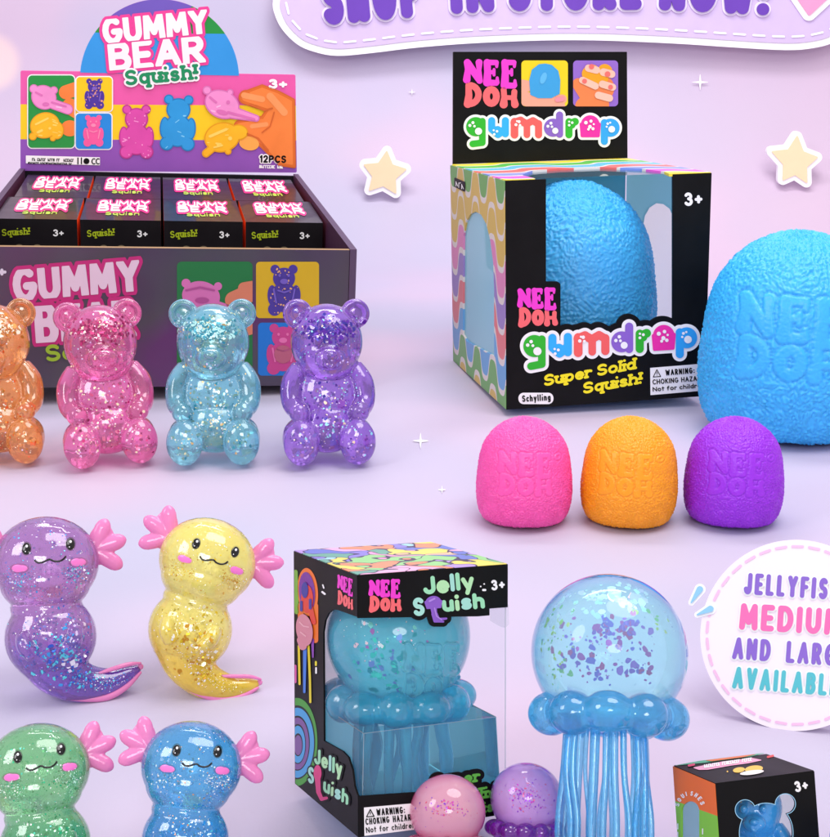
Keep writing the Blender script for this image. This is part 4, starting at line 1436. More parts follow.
# front board print
sh = tr.sheet('front', eps=0.0018)
lettering_gummy(sh, [((14, 301), (141.5, 290.5), 31), ((36, 343), (137, 336), 37), ((46, 361.5), (132, 355), 17)], card('#d8bccd', 0.45), card('#b8276f', 0.45), card('#8fae2c', 0.45), None, r=3.9, l0=1)
sh.add(words('3+', (-14, 277), (6.5, 277), h=11, r=1.5, gap=0.14), card('#cfc3d2', 0.45), 1, 0.3)
sh.build('front_logo', tr.t)
sh = tr.sheet('front', eps=0.0018)
fg, fy, fb = rr(177, 261.5, 252.5, 383, 5), rr(256, 261.6, 319, 318, 4), rr(258, 322.5, 318, 375.5, 4)
FG, FY, FB = card('#1f6f39', 0.45), card('#c9a31a', 0.45), card('#1a6fc0', 0.45)
sh.add(fg, FG, 1, 0.5).add(fy, FY, 1, 0.5).add(fb, FB, 1, 0.5)
MP, MP2, MO = card('#c76aa4', 0.45), card('#a54a86', 0.45), card('#c9775a', 0.45)
sh.add(union([ell(201, 296, 19, 15, 10), circ(186, 283, 4.5), circ(218, 286, 4), cap(206, 306, 240, 318, 9)]) & fg, MP, 2, 0.45)
sh.add(union([path([(186, 290), (200, 287), (214, 290)], 1), ell(202, 300, 7, 3)]) & fg, MP2, 3, 0.35)
sh.add(union([cap(234, 300, 256, 290, 9), cap(244, 288, 256, 286, 6), cap(230, 330, 258, 322, 10)]) & fg, MO, 2, 0.45)
sh.add(union([ell(205, 345, 22, 16), circ(188, 358, 5)]) & fg, card('#c99a2a', 0.45), 2, 0.45)
b = bear_shape(284, 315, 50); sh.add(b, card('#45348a', 0.45), 2, 0.35); sh.add(speckle(b, 46, .4, 1.0, 6), card('#d6a070', 0.45), 3, 0.25); sh.add(bear_face(284, 315, 50), card('#6c57b0', 0.45), 4, 0.3)
b = bear_shape(283, 374, 50); sh.add(b & fb, card('#bd3f80', 0.45), 2, 0.35); sh.add(bear_face(283, 374, 50), card('#d86aa0', 0.45), 3, 0.3); sh.add(ell(283, 354, 9, 9), card('#b05a72', 0.45), 3, 0.3)
sh.build('front_pictures', tr.t)

# ---------------------------------------------------------------- eight small boxes in the tray
def small_box(u0, v0, w, d, h, orange, label, front_print):
    M = tr.M @ Matrix.Translation((u0, v0, 0.021))
    t = thing('small_box', M, label, 'box', 'small black boxes in the display tray')
    V, F = cuboid((0, 0, 0), (w, d, h))
    mesh_obj('carton', V, F, [card('#1b181b', 0.32, 0.2), card('#f4601e', 0.45)], t, [0, 0, 0, 1, 0, 1 if orange else 0])
    R = np.array(M.to_3x3()); o = np.array(M.translation)
    def px(p):
        q = R @ np.array(p, float) + o - CAM_P; z = q @ C_D
        return (415 + F_PX * q[0] / z, 418.5 - F_PX * (q @ C_U) / z)
    def along(fx, fy, a, z):
        return px((w * fx, d * fy, h))
    sh = Sheet(M, R @ np.array([0, 0, h]) + o, R @ np.array([0, 0, 1.0]), eps=0.002)
    def TP_(x, y):                                           # unit square on the lid to pixels
        return px((w * x, d * y, h))
    def lid_words(txt, x0, x1, y0, y1, r):
        out = []
        wd = sum(FONT[c][0] for c in txt) + .25 * (len(txt) - 1)
        k = (x1 - x0) / wd; x = x0
        for c in txt:
            for s in FONT[c][1]:
                q = [TP_(x + a * k, y0 + b * (y1 - y0)) for a, b in s]
                out.append(path([tuple(v) for v in q], r))
            x += (FONT[c][0] + .25) * k
        return union(out)
    a = lid_words('GUMMY', .2, .84, .66, .84, .75) | lid_words('BEAR', .2, .82, .40, .62, .85)
    sh.add(a.off(1.5), card('#ea2f88', 0.4), 1, 0.35); sh.add(a, INKW, 2, 0.3)
    sh.add(lid_words('Squish', .3, .72, .22, .34, .5), card('#b9d84a', 0.4), 1, 0.25)
    sh.build('lid_print', t)
    if front_print:
        sh = Sheet(M, o, R @ np.array([0, -1.0, 0]), eps=0.002)
        def FP(x, z): return px((w * x, 0, h - z))
        p0, p1 = FP(.08, .085), FP(.42, .075)
        sh.add(words('Squish!', p0, p1, h=7, r=.62, gap=.1, serif=1.0), card('#a8b81e', 0.42), 1, 0.25)
        p0, p1 = FP(.70, .083), FP(.83, .083)
        sh.build('front_lettering', t)
        sh = Sheet(M, o, R @ np.array([0, -1.0, 0]), eps=0.002)
        sh.add(words('3+', p0, p1, h=7, r=.7, gap=.14), INKW, 1, 0.25)
        sh.build('age_mark', t)
        sh = Sheet(M, o, R @ np.array([0, -1.0, 0]), eps=0.002)
        e = [FP(.28, .15), FP(.50, .15), FP(.39, .21)]
        sh.add(circ(*e[0], 5.5) | circ(*e[1], 5.5) | ell(e[2][0], e[2][1], 11, 11), card('#7a6a52', 0.42), 1, 0.35)
        sh.build('front_picture', t)
    return t

names_front = ['front row small black box at the left end of the tray', 'front row small black box second from the left in the tray', 'front row small black box third from the left in the tray', 'front row small black box at the right end of the tray']
names_back = [n.replace('front row', 'back row').replace(' in the tray', ' below the header').replace(' of the tray', ' below the header') for n in names_front]
gap = 0.014
inner0, inner1 = th + .02, wu - th - .02
for row, (v0, d, nm) in enumerate(((0.80, 0.645, names_front), (1.452, 0.80, names_back))):
    a, b = (inner0, inner1) if row == 0 else (inner0 + .030, inner1 - .030)
    w = (b - a) / 4
    for i in range(4):
        small_box(a + w * i + gap / 2, v0, w - gap, d, 0.585, i < 4, nm[i], row == 0)

# ================================================================== GLITTER BEARS
def bear_mesh():
    P = []
    P.append(ellipsoid((0, 0, 121), (37, 31, 38.5)))
    P.append(ellipsoid((0, -7, 109), (31, 27, 30)))
    P.append(ellipsoid((0, 3, 58), (38, 30, 46)))
    P.append(ellipsoid((0, -3, 38), (36, 30, 30)))
    for s in (-1, 1):
        P.append(torus((s * 29.5, 3, 149), 11.2, 4.0))
        P.append(ellipsoid((s * 29.5, 5, 149), (10.5, 4.5, 10.5)))
        arm = [(s * 27, -2, 96), (s * 36, -8, 79), (s * 37, -16, 62), (s * 31.5, -26, 54)]
        P.append(tube(smooth_pts(arm, 5), [9.5, 10.3, 11, 11.4, 11.8, 11.8, 11.6, 11.4, 11.2, 11, 10.8, 10.6, 10.4, 10.2, 10, 10][:16], 16))
        P.append(ellipsoid((s * 30.5, -28, 53), (10.5, 9.5, 10.5)))
        P.append(ellipsoid((s * 29, -14, 25), (18, 22, 21)))
        P.append(ellipsoid((s * 28.5, -33, 23), (18.5, 12, 23)))
        P.append(torus((s * 28, -42.5, 22), 9.5, 1.4, sy=1.0))
        P.append(ellipsoid((s * 13, -33.0, 125), (5.2, 4, 5.8)))
    P.append(ellipsoid((0, -34, 107), (15, 10, 11.5)))
    P.append(ellipsoid((0, -43.5, 111), (6, 4, 4.2)))
    P.append(torus((0, -43, 103.5), 4.2, 1.1))
    return fused('jelly_body', P, 1.05, 3, 0.5)
BEAR = bear_mesh()

def glitter_bear(M, name, label, base, deep, cols, seed, n=1.0, kw={}):
    t = thing('glitter_bear', M, label, 'toy bear', 'sitting glitter bears')
    opts = dict(trans=0.74, sparkle=0.05, spark_scale=1.0, clear=0.04, ior=1.4, rough=0.03)
    opts.update(kw)
    link_mesh('body', BEAR, jelly(name, base, deep, **opts), t)
    r = random.Random(seed)
    spots = []
    def blob(c, rad, k, s0, s1, shell=0.0):
        for _ in range(int(k * n)):
            while True:
                q = Vector((r.uniform(-1, 1), r.uniform(-1, 1), r.uniform(-1, 1)))
                if shell < q.length < 1: break
            spots.append(((c[0] + q.x * rad[0], c[1] + q.y * rad[1], c[2] + q.z * rad[2]), r.uniform(s0, s1)))
    blob((0, -12, 133), (30, 18, 12), 150, 1.0, 3.0)
    blob((0, -6, 52), (33, 24, 34), 150, 0.8, 2.6)
    blob((-28, -30, 22), (13, 11, 16), 24, 0.8, 2.4)
    blob((28, -30, 22), (13, 11, 16), 24, 0.8, 2.4)
    blob((0, -10, 110), (28, 20, 14), 60, 0.5, 1.2)
    flakes('glitter', t, spots, [foil(c) for c in cols], seed)
    D, W_, A_ = [1, 2], [0, 3], None
    skin_flakes('foil_flakes', t, BEAR, [(0, 135, 15, 5.5, int(260 * n), .9, 3.2, D), (0, 138, 17, 6, int(50 * n), .7, 2.2, A_), (0, 146, 14, 4, int(16 * n), .8, 2.4, W_),
                (0, 66, 34, 50, int(80 * n), .5, 1.4, A_), (0, 58, 15, 17, int(90 * n), .6, 2.4, A_), (0, 80, 30, 44, int(40 * n), .6, 1.8, W_), (2, 34, 20, 11, int(44 * n), .6, 2.2, W_), (-28, 22, 9, 10, int(15 * n), .6, 2.4, A_), (28, 22, 9, 10, int(15 * n), .6, 2.4, A_)], cols, seed + 500)
    return t

def bear_at(px, py, k, *a, eff=10, yaw=0, roll=0, **kw):
    return glitter_bear(stand(px, py, eff, yaw=yaw, roll=roll) @ Matrix.Diagonal((k, k, k, 1)), *a, **kw)
bear_at(111, 461, 0.965, 'pink_jelly', 'hot pink glitter bear with dark pink glitter across its forehead', '#ff8acb', '#ff62b2', ['#ffd9ec', '#c42c72', '#8e1f56', '#fff3c9', '#f5c7f5'], 21, yaw=3, roll=-1)
bear_at(215.5, 460, 0.965, 'aqua_jelly', 'pale aqua glitter bear with gold flecks in its head', '#9be2f2', '#60c8e2', ['#f2ecb8', '#bdf3f2', '#2e8fa6', '#e8f7ff', '#e0b878'], 22, yaw=-4, roll=.6)
bear_at(327, 460, 0.965, 'violet_jelly', 'violet glitter bear with dark blue glitter in its head', '#b683ec', '#8a48d8', ['#e3ccff', '#5a23a0', '#3b2f9a', '#9fe3f2', '#ffe6c2'], 23, yaw=5, roll=1.6)
bear_at(1, 460, 0.965, 'orange_jelly', 'orange glitter bear at the left end of the row beside the pink one', '#ffb46a', '#ff8d2e', ['#ffe3b0', '#c9741a', '#fff6dc', '#e85a10', '#a36a12'], 24, yaw=-7)

# ================================================================== AXOLOTLS
def axolotl_parts():
    """Authored as the purple one is seen: x right, y away, z up, from the lowest point of its tail."""
    X0, Y0 = 84.0, 701.5
    def P(px, py, y=0): return (px - X0, y, Y0 - py)
    body = [ellipsoid(P(44, 567), (52.5, 42, 46)), ellipsoid(P(44, 585, -3), (45, 38, 33)),
            ellipsoid(P(50, 640), (45, 38, 43)), ellipsoid(P(46, 612, 0), (36, 32, 18))]
    tail = smooth_pts([P(46, 655, 0), P(60, 674, 0), P(84, 686, 0), P(108, 686, 0), P(128, 678, 0), P(139, 671, 0)], 6)
    n = len(tail)
    rad = [max(2.2, 30 * (1 - i / (n - 1)) ** 0.85 * (1 - .12 * i / n) + 1.6) for i in range(n)]
    body.append(tube(tail, rad, 20))
    for s, a, b in ((-1, (24, 636), (34, 655)), (1, (74, 630), (66, 652))):
        body.append(tube(smooth_pts([P(*a, -30), P((a[0] + b[0]) / 2 + s * 3, (a[1] + b[1]) / 2, -39), P(*b, -36)], 5), 7.5, 12))
    me = fused('axolotl_body', body, 1.3, 4, 0.5)
    fin = smooth_pts([P(66, 699, -9), P(86, 700, -10), P(106, 699, -9), P(124, 690, -7), P(139, 676, -4)], 6)
    k = len(fin)
    fins = []
    fin_up = smooth_pts([P(96, 676, -11), P(110, 672, -10), P(126, 668, -7), P(139, 667.5, -4)], 6)
    fr = lambda pts, m: tube(pts, [m * math.sin(math.pi * (0.08 + 0.90 * i / (len(pts) - 1))) ** 0.7 + 0.8 for i in range(len(pts))], 12)
    fins = fused('tail_fin', [fr(fin, 3.1), fr(fin_up, 1.6), ellipsoid(P(138, 671.5, -1), (3.4, 2.6, 3.2), 14, 10)], 0.9, 3, 0.5)
    def gill(s):
        lob = []
        ox, oy = (90, 552) if s > 0 else (-2, 552)
        for dx, dy in ((11, -27), (28, -10), (25, 15)):
            lob.append(tube([P(ox + s * q * dx, oy + q * dy + 3, 4 - 2 * q) for q in (0, .3, .6, .85, 1.0, 1.1, 1.16)], [8, 8.4, 8.6, 8.2, 6.8, 4.4, 1.6], 16))
        lob.append(ellipsoid(P(ox + s * 10, oy - 3, 3), (12, 4.6, 21)))
        lob.append(ellipsoid(P(ox + s * 3, oy, 3), (9, 5, 20)))
        return fused('gill', [([(x, 3 + (y - 3) * .62, z) for x, y, z in v], f) for v, f in lob], 0.9, 4, 0.5)
    gills = [gill(-1), gill(1)]
    hx, hy = 44, 567
    def face_pt(px, py, out=1.0):
        u, v = (px - hx) / 52.5, (py - hy) / 46
        y = -42 * math.sqrt(max(0.02, 1 - u * u - v * v))
        w2, v2 = (px - 44) / 45, (py - 585) / 33
        if w2 * w2 + v2 * v2 < 1: y = min(y, -3 - 38 * math.sqrt(1 - w2 * w2 - v2 * v2))
        return P(px, py, y - out + 1.2)
    return me, fins, gills, face_pt
AX_BODY, AX_FIN, AX_GILL, FACE = axolotl_parts()

def patch(cx, cy, rx, ry, lift, nu=28, nv=6):
    """A small domed oval that follows the curve of the face."""
    V, F = [FACE(cx, cy, lift)], []
    for j in range(1, nv + 1):
        for i in range(nu):
            a = 2 * math.pi * i / nu
            q = j / nv
            l = lift * math.sqrt(max(0, 1 - q ** 2.4)) - (1.0 if j == nv else 0)
            V.append(FACE(cx + rx * q * math.cos(a), cy + ry * q * math.sin(a), l))
    for i in range(nu): F.append((0, 1 + i, 1 + (i + 1) % nu))
    for j in range(nv - 1):
        for i in range(nu):
            a, b = 1 + j * nu + i, 1 + j * nu + (i + 1) % nu
            F.append((a, a + nu, b + nu, b))
    return V, F

GILLM = gloss('gill_rubber', '#ff94d2', 0.16, 0.25)
EYEM = gloss('eye_black', '#0b090c', 0.12)
CHEEK = gloss('cheek_pink', '#fb7fd0', 0.35)
def axolotl(M, name, label, base, deep, cols, seed, kw={}):
    t = thing('axolotl_toy', M, label, 'axolotl toy', 'glitter axolotls with pink gills')
    opts = dict(trans=0.68, sparkle=0.09, spark_scale=1.0, clear=0.06)
    opts.update(kw)
    link_mesh('body', AX_BODY, jelly(name, base, deep, **opts), t)
    link_mesh('tail_fin', AX_FIN, GILLM, t)
    for g in AX_GILL: link_mesh('gill', g, GILLM, t)
    # eyes and cheeks sit along a line turned a little anticlockwise, as on the purple one
    for ex, ey in ((26.2, 552.2), (67.5, 548.2)):
        e = mesh_obj('eye', *patch(ex, ey, 5.0, 6.7, 1.6), EYEM, t, smooth=True)
        hl = join([patch(ex + 0.2, ey - 2.4, 1.7, 1.9, 2.6, 14, 3), patch(ex - .9, ey + 2.7, .8, .9, 2.4, 12, 3)])
        mesh_obj('highlight', *hl, gloss('eye_white', '#ffffff', 0.3), e, smooth=True)
    for cx_, cy_ in ((20, 571), (75, 566)):
        mesh_obj('cheek', *patch(cx_, cy_, 9.2, 4.8, 1.3), CHEEK, t, smooth=True)
    mo = [(34, 563.2), (37.5, 565.6), (42, 565), (46, 563.2), (48.8, 562.6), (52, 564.2), (57, 564.4), (61, 562.6), (63.5, 559.6)]
    pts = [FACE(a, b, 0.9) for a, b in mo]
    mesh_obj('mouth', *tube(smooth_pts(pts, 4), 0.95, 10), EYEM, t, smooth=True)
    r = random.Random(seed); spots = []
    def blob(px, py, y, rad, k, s0, s1):
        for _ in range(k):
            while True:
                q = Vector((r.uniform(-1, 1), r.uniform(-1, 1), r.uniform(-1, 1)))
                if q.length < 1: break
            spots.append(((px - 84 + q.x * rad[0], y + q.y * rad[1], 701.5 - py + q.z * rad[2]), r.uniform(s0, s1)))
    blob(44, 578, -14, (44, 24, 30), 150, .5, 1.6)
    blob(72, 577, -26, (14, 8, 12), 110, .5, 1.4)
    blob(22, 580, -26, (14, 8, 10), 70, .5, 1.3)
    blob(52, 645, -14, (38, 24, 32), 220, .6, 2.4)
    blob(66, 655, -22, (18, 10, 18), 70, 1.0, 4.2)
    blob(88, 684, -3, (26, 9, 9), 200, .5, 1.9)
    flakes('glitter', t, spots, [foil(c) for c in cols], seed)
    q = lambda px, py: (px - 84, 701.5 - py)
    cl = []
    for (px, py, sx, sy, n, a, b, pick) in ((44, 570, 50, 44, 190, .45, 1.35, None), (74, 577, 9, 6, 150, .3, 1.2, [0, 1, 3]), (20, 582, 9, 6, 120, .3, 1.1, [0, 1, 3]), (50, 630, 42, 36, 150, .4, 1.2, None),
                                            (60, 656, 12, 12, 90, .7, 3.8, [1, 2, 3]), (44, 650, 9, 12, 36, .7, 3.4, [1, 3]), (70, 630, 7, 12, 36, .7, 3.0, [1, 0]), (78, 676, 9, 8, 110, .5, 2.2, [1, 2, 3]), (104, 683, 14, 5, 170, .35, 1.1, None), (50, 625, 22, 8, 40, .5, 1.8, [0, 4])):
        cl.append((*q(px, py), sx, sy, n, a, b, pick))
    skin_flakes('foil_flakes', t, AX_BODY, cl, cols, seed + 500)
    return t

def axo_at(px, py, k, rot, *a, eff=8, **kw):
    M = stand(px, py, eff, roll=rot)
    return axolotl(M @ Matrix.Diagonal((k, k, k, 1)), *a, **kw)
axo_at(85, 699, 1.0, 5, 'purple_jelly', 'purple glitter axolotl with blue foil in its belly at the left edge', '#cc92d4', '#9c64ba', ['#e9d8ff', '#3f9fe6', '#2f5fd0', '#62d8e8', '#f6f0ff'], 31, kw=dict(settle=('#8058c4', 92, 30)))
axo_at(202, 695, 0.94, 21.5, 'yellow_jelly', 'yellow glitter axolotl with its tail curling to the right', '#fff68c', '#ffea58', ['#fff6c0', '#e8c51c', '#fffef0', '#c98d1a', '#b5a23a'], 32, kw=dict(trans=0.42, clear=0.02, settle=('#ffdc40', 80, 20)))
axo_at(82, 906, 1.0, 3, 'green_jelly', 'green glitter axolotl in the bottom left corner below the purple one', '#98dc9e', '#45bd7c', ['#c9ffe0', '#1fae78', '#5fe0c0', '#f2fff2', '#3f8f5a'], 33, kw=dict(settle=('#2fb47c', 100, 50)))
axo_at(208, 908, 0.98, 12.5, 'blue_jelly', 'sky blue glitter axolotl below the yellow one', '#62c2f2', '#2f9ae0', ['#d9f3ff', '#1f8fe0', '#5fe0f2', '#ffffff', '#d6a27a'], 34, kw=dict(settle=('#2f9ae8', 100, 50)))

# ================================================================== JELLYFISH
def jelly_ball(name, R):
    return ellipsoid((0, 0, 0), (R, R, R), 64, 40)

def jellyfish(M, label, R, zc, ring_R, bead_r, nb, zr, tent, mats, spots_fn, seed, nt=16, bead_sz=1.0, spiral=False):
    """Glassy ball on a ring of beads over hanging tentacles, base at the floor."""
    ball, ring, tentm = mats
    t = thing('jellyfish_toy', M, label, 'jellyfish toy', 'glassy jellyfish toys')
    V, F = jelly_ball('ball', R)
    V = [(x, y, z + zc) for x, y, z in V]
    mesh_obj('bell', V, F, ball, t, smooth=True)
    P = []
    for i in range(nb):
        a = 2 * math.pi * (i + 0.5) / nb - math.pi / 2 + math.pi / nb
        j = 1 + 0.07 * math.sin(i * 2.7 + seed)
        P.append(ellipsoid((ring_R * math.cos(a), ring_R * math.sin(a), zr + bead_r * .08 * math.sin(i * 1.9 + seed)), (bead_r * 1.12 * j, bead_r * 1.12 * j, bead_r * bead_sz * (2 - j)), 24, 16))
    P.append(torus_flat((0, 0, zr), ring_R, bead_r * 0.72))
    P.append(ellipsoid((0, 0, zr), (ring_R, ring_R, bead_r * 0.7), 40, 16))
    me = fused('bead_ring', P, bead_r / 12, 3, 0.5)
    link_mesh('bead_ring', me, ring, t)
    r = random.Random(seed)
    for i in range(nt):
        a = 2 * math.pi * i / nt + r.uniform(-.1, .1)
        q = ring_R * r.choice((0.50, 0.58, 0.66)) * r.uniform(.9, 1.1) * tent[2]
        x, y = q * math.cos(a), q * math.sin(a)
        wv_ = r.uniform(-.12, .12) * ring_R
        pts = smooth_pts([(x * .92, y * .92, zr), (x, y, zr * .7), (x + wv_, y, zr * .4), (x * 1.04 - wv_ * .5, y * 1.04, 0)], 6)
        rr_ = tent[0] * r.uniform(.55, 1.35)
        mesh_obj('tentacle', *tube(pts, [rr_ * (1 - .25 * j / len(pts)) for j in range(len(pts))], 10), tentm, t, smooth=True)
    spots, cols = spots_fn(r)
    if spots:
        flakes('confetti', t, spots, [foil(c) for c in cols], seed, facing=0.75)
    return t

def torus_flat(c, R, r, nu=64, nv=14):
    V, F = [], []
    for i in range(nu):
        a = 2 * math.pi * i / nu
        for j in range(nv):
            b = 2 * math.pi * j / nv
            V.append((c[0] + (R + r * math.cos(b)) * math.cos(a), c[1] + (R + r * math.cos(b)) * math.sin(a), c[2] + r * math.sin(b)))
    for i in range(nu):
        for j in range(nv):
            p, q = i * nv + j, i * nv + (j + 1) % nv
            p2, q2 = ((i + 1) % nu) * nv + j, ((i + 1) % nu) * nv + (j + 1) % nv
            F.append((p, p2, q2, q))
    return V, F

def bell_mat(name, base, rimc, alpha=0.45, veil=0.35):
    """Clear jelly ball: see-through in the middle, deeper colour where the skin is seen edge-on."""
    m, nt, N, L, p = new_mat(name)
    out = N['Material Output']
    p.inputs['Base Color'].default_value = lin(base)
    p.inputs['Roughness'].default_value = 0.03
    p.inputs['IOR'].default_value = 1.36
    p.inputs['Transmission Weight'].default_value = 1.0 - veil
    p.inputs['Coat Weight'].default_value = 0.7
    lw = N.new('ShaderNodeLayerWeight'); lw.inputs['Blend'].default_value = 0.30
    cr = N.new('ShaderNodeMix'); cr.data_type = 'RGBA'
    cr.inputs['A'].default_value = lin(base); cr.inputs['B'].default_value = lin(rimc)
    rm = N.new('ShaderNodeMapRange'); rm.inputs['From Min'].default_value = 0.22; rm.inputs['From Max'].default_value = 0.72
    L.new(lw.outputs['Facing'], rm.inputs['Value']); L.new(rm.outputs['Result'], cr.inputs['Factor']); L.new(cr.outputs['Result'], p.inputs['Base Color'])
    tr = N.new('ShaderNodeBsdfTransparent'); tr.inputs['Color'].default_value = (*[0.25 + .75 * v for v in lin(base)[:3]], 1)
    mx = N.new('ShaderNodeMixShader')
    iv = N.new('ShaderNodeMapRange'); iv.inputs['From Max'].default_value = 0.75
    iv.inputs['To Min'].default_value = alpha * 1.25; iv.inputs['To Max'].default_value = alpha * 0.1
    L.new(lw.outputs['Facing'], iv.inputs['Value']); L.new(iv.outputs['Result'], mx.inputs[0])
    L.new(p.outputs[0], mx.inputs[1]); L.new(tr.outputs[0], mx.inputs[2])
    L.new(mx.outputs[0], out.inputs['Surface'])
    return m

def big_spots(r):
    s = []
    R = 77
    def cl(x, z, sx, sz, n, a, b, y=-42):
        for _ in range(n):
            px, pz = r.gauss(x, sx), r.gauss(z, sz)
            d2 = R * R - px * px - pz * pz
            yy = -math.sqrt(max(d2, 100)) * r.uniform(0.72, 0.92)
            s.append(((px, yy, 260 - 24 + pz), r.uniform(a, b)))
    return s, cl
def spots_big(r):
    groups = []
    R = 77.0; zc = 246.0
    out, cols = [], []
    return out, cols

# the big blue one, with its own confetti in three colour families
JB = stand(606, 912, 6, roll=-2) @ Matrix.Diagonal((1.045, 1.045, 1.045, 1))
BLUE_RING = jelly('blue_bead_jelly', '#6cd8ff', '#34bcff', trans=0.8, sparkle=0.0, clear=0.24, rough=0.02, ior=1.45)
BLUE_TENT = jelly('blue_tentacle_jelly', '#98e6ff', '#62ceff', trans=0.85, sparkle=0.0, clear=0.34, rough=0.03, ior=1.45)
bj = jellyfish(JB, 'big pale blue jellyfish with purple confetti and a bright blue bead ring', 78, 244, 58.5, 21, 10, 183, (4.2, 0, 1.15),
               (bell_mat('blue_bell', '#c4f6fd', '#0a7ada', 0.46, 0.34), BLUE_RING, BLUE_TENT), lambda r: ([], []), 41, nt=22)
def confetti(parent, R, zc, clusters, cols, seed, name='confetti', facing=0.8):
    r = random.Random(seed); s = []
    for x, z, sx, sz, n, a, b in clusters:
        for _ in range(n):
            px, pz = r.gauss(x, sx), r.gauss(z, sz)
            q = math.hypot(px, pz)
            if q > R * .86: px, pz = px * R * .84 / q, pz * R * .84 / q
            yy = -math.sqrt(max(R * R - px * px - pz * pz, 1))
            s.append((Vector((px, yy, pz)), a + (b - a) * r.random() ** 1.8))
    V, F, I = [], [], []
    for p, sz in s:
        nn = (p.normalized() + Vector((r.gauss(0, .05), r.gauss(0, .05), r.gauss(0, .05)))).normalized()
        u = nn.orthogonal().normalized(); u = Matrix.Rotation(r.uniform(0, 6.28), 3, nn) @ u; w = nn.cross(u)
        k = r.choice((5, 6, 7, 9)); b0 = len(V); c = p * 1.003 + Vector((0, 0, zc))
        for i in range(k):
            t = 2 * math.pi * i / k; q = sz * r.uniform(.7, 1.2)
            V.append(tuple(c + u * math.cos(t) * q + w * math.sin(t) * q * .75))
        F.append(tuple(range(b0, b0 + k))); I.append(r.randrange(len(cols)))
    return stuff(mesh_obj(name, V, F, [foil(c) for c in cols], parent, I))
confetti(bj, 77, 244, [(-2, 14, 18, 9, 46, 1.6, 5.0), (20, 20, 8, 6, 16, 2, 5), (-34, -14, 9, 9, 22, 1.4, 5), (-14, -22, 8, 6, 14, 2, 4.5), (18, -16, 12, 8, 26, 1.5, 4.8), (0, 0, 30, 18, 50, .6, 1.6)],
         ['#9a5fd6', '#b56fe0', '#c64fc0', '#8a6fe0', '#d04fa8'], 42)
confetti(bj, 77, 244, [(-4, 50, 26, 7, 60, 1.2, 5.5), (16, 48, 12, 8, 20, 3, 8), (-30, 40, 14, 8, 30, 1, 4)], ['#ffffff', '#f0fbff', '#f7e3ff', '#e4fff6', '#ffffff'], 43, 'iridescent_flake')
confetti(bj, 77, 244, [(-52, 10, 9, 22, 40, 1, 3.6), (-48, -20, 9, 10, 14, 1.5, 4.5), (42, 28, 8, 6, 8, 2, 4.5)], ['#b8dc6a', '#d7e07a', '#8fd08a', '#e6dc8a'], 44, 'yellow_flake')
confetti(bj, 77, 244, [(0, 0, 50, 40, 60, .4, 1.0)], ['#2f6fb8', '#5a4fb0', '#ffffff'], 45, 'fine_speck')

# two little ones in front of the window box
PJ = stand(447, 893, 6) @ Matrix.Diagonal((1.1, 1.1, 1.05, 1))
pj = jellyfish(PJ, 'small pale pink jellyfish with magenta specks in front of the window box', 35, 74, 30, 8.5, 12, 44, (2.0, 0, 1.1),
               (bell_mat('pink_bell', '#ffb6d2', '#f45c9c', 0.10, 0.7), jelly('pink_bead_jelly', '#f77fb4', '#e8408f', trans=.7, sparkle=0, clear=.05), jelly('pink_tentacle_jelly', '#f9a0c8', '#f06aa8', trans=.6, sparkle=0, clear=.2)), lambda r: ([], []), 51, nt=12)
confetti(pj, 35, 74, [(-4, 6, 9, 3.5, 60, .4, 1.3), (12, 4, 6, 4, 16, .5, 1.2), (0, 0, 16, 10, 30, .4, .9)], ['#c93fc0', '#8a3fc8', '#e0559a', '#d64a70'], 52)
VJ = stand(524.5, 876, 6) @ Matrix.Diagonal((1.07, 1.07, 1.03, 1))
vj = jellyfish(VJ, 'small lilac jellyfish with a deep purple bead ring beside the pink one', 34.5, 72, 29, 8.5, 12, 43, (2.0, 0, 1.1),
               (bell_mat('lilac_bell', '#e0b2f2', '#a24fd8', 0.14, 0.6), jelly('purple_bead_jelly', '#a21fd0', '#7a0fb0', trans=.65, sparkle=0, clear=.05), jelly('purple_tentacle_jelly', '#b65fdc', '#8f2fc0', trans=.6, sparkle=0, clear=.2)), lambda r: ([], []), 61, nt=12)
confetti(vj, 34.5, 72, [(-2, 2, 9, 8, 110, .4, 1.2), (-10, 6, 6, 5, 20, .6, 1.2), (8, 6, 10, 6, 30, .4, 1.0), (0, 0, 18, 14, 30, .3, .7)], ['#c22fb8', '#a03fd0', '#e05f8a', '#8a2fc0'], 62)

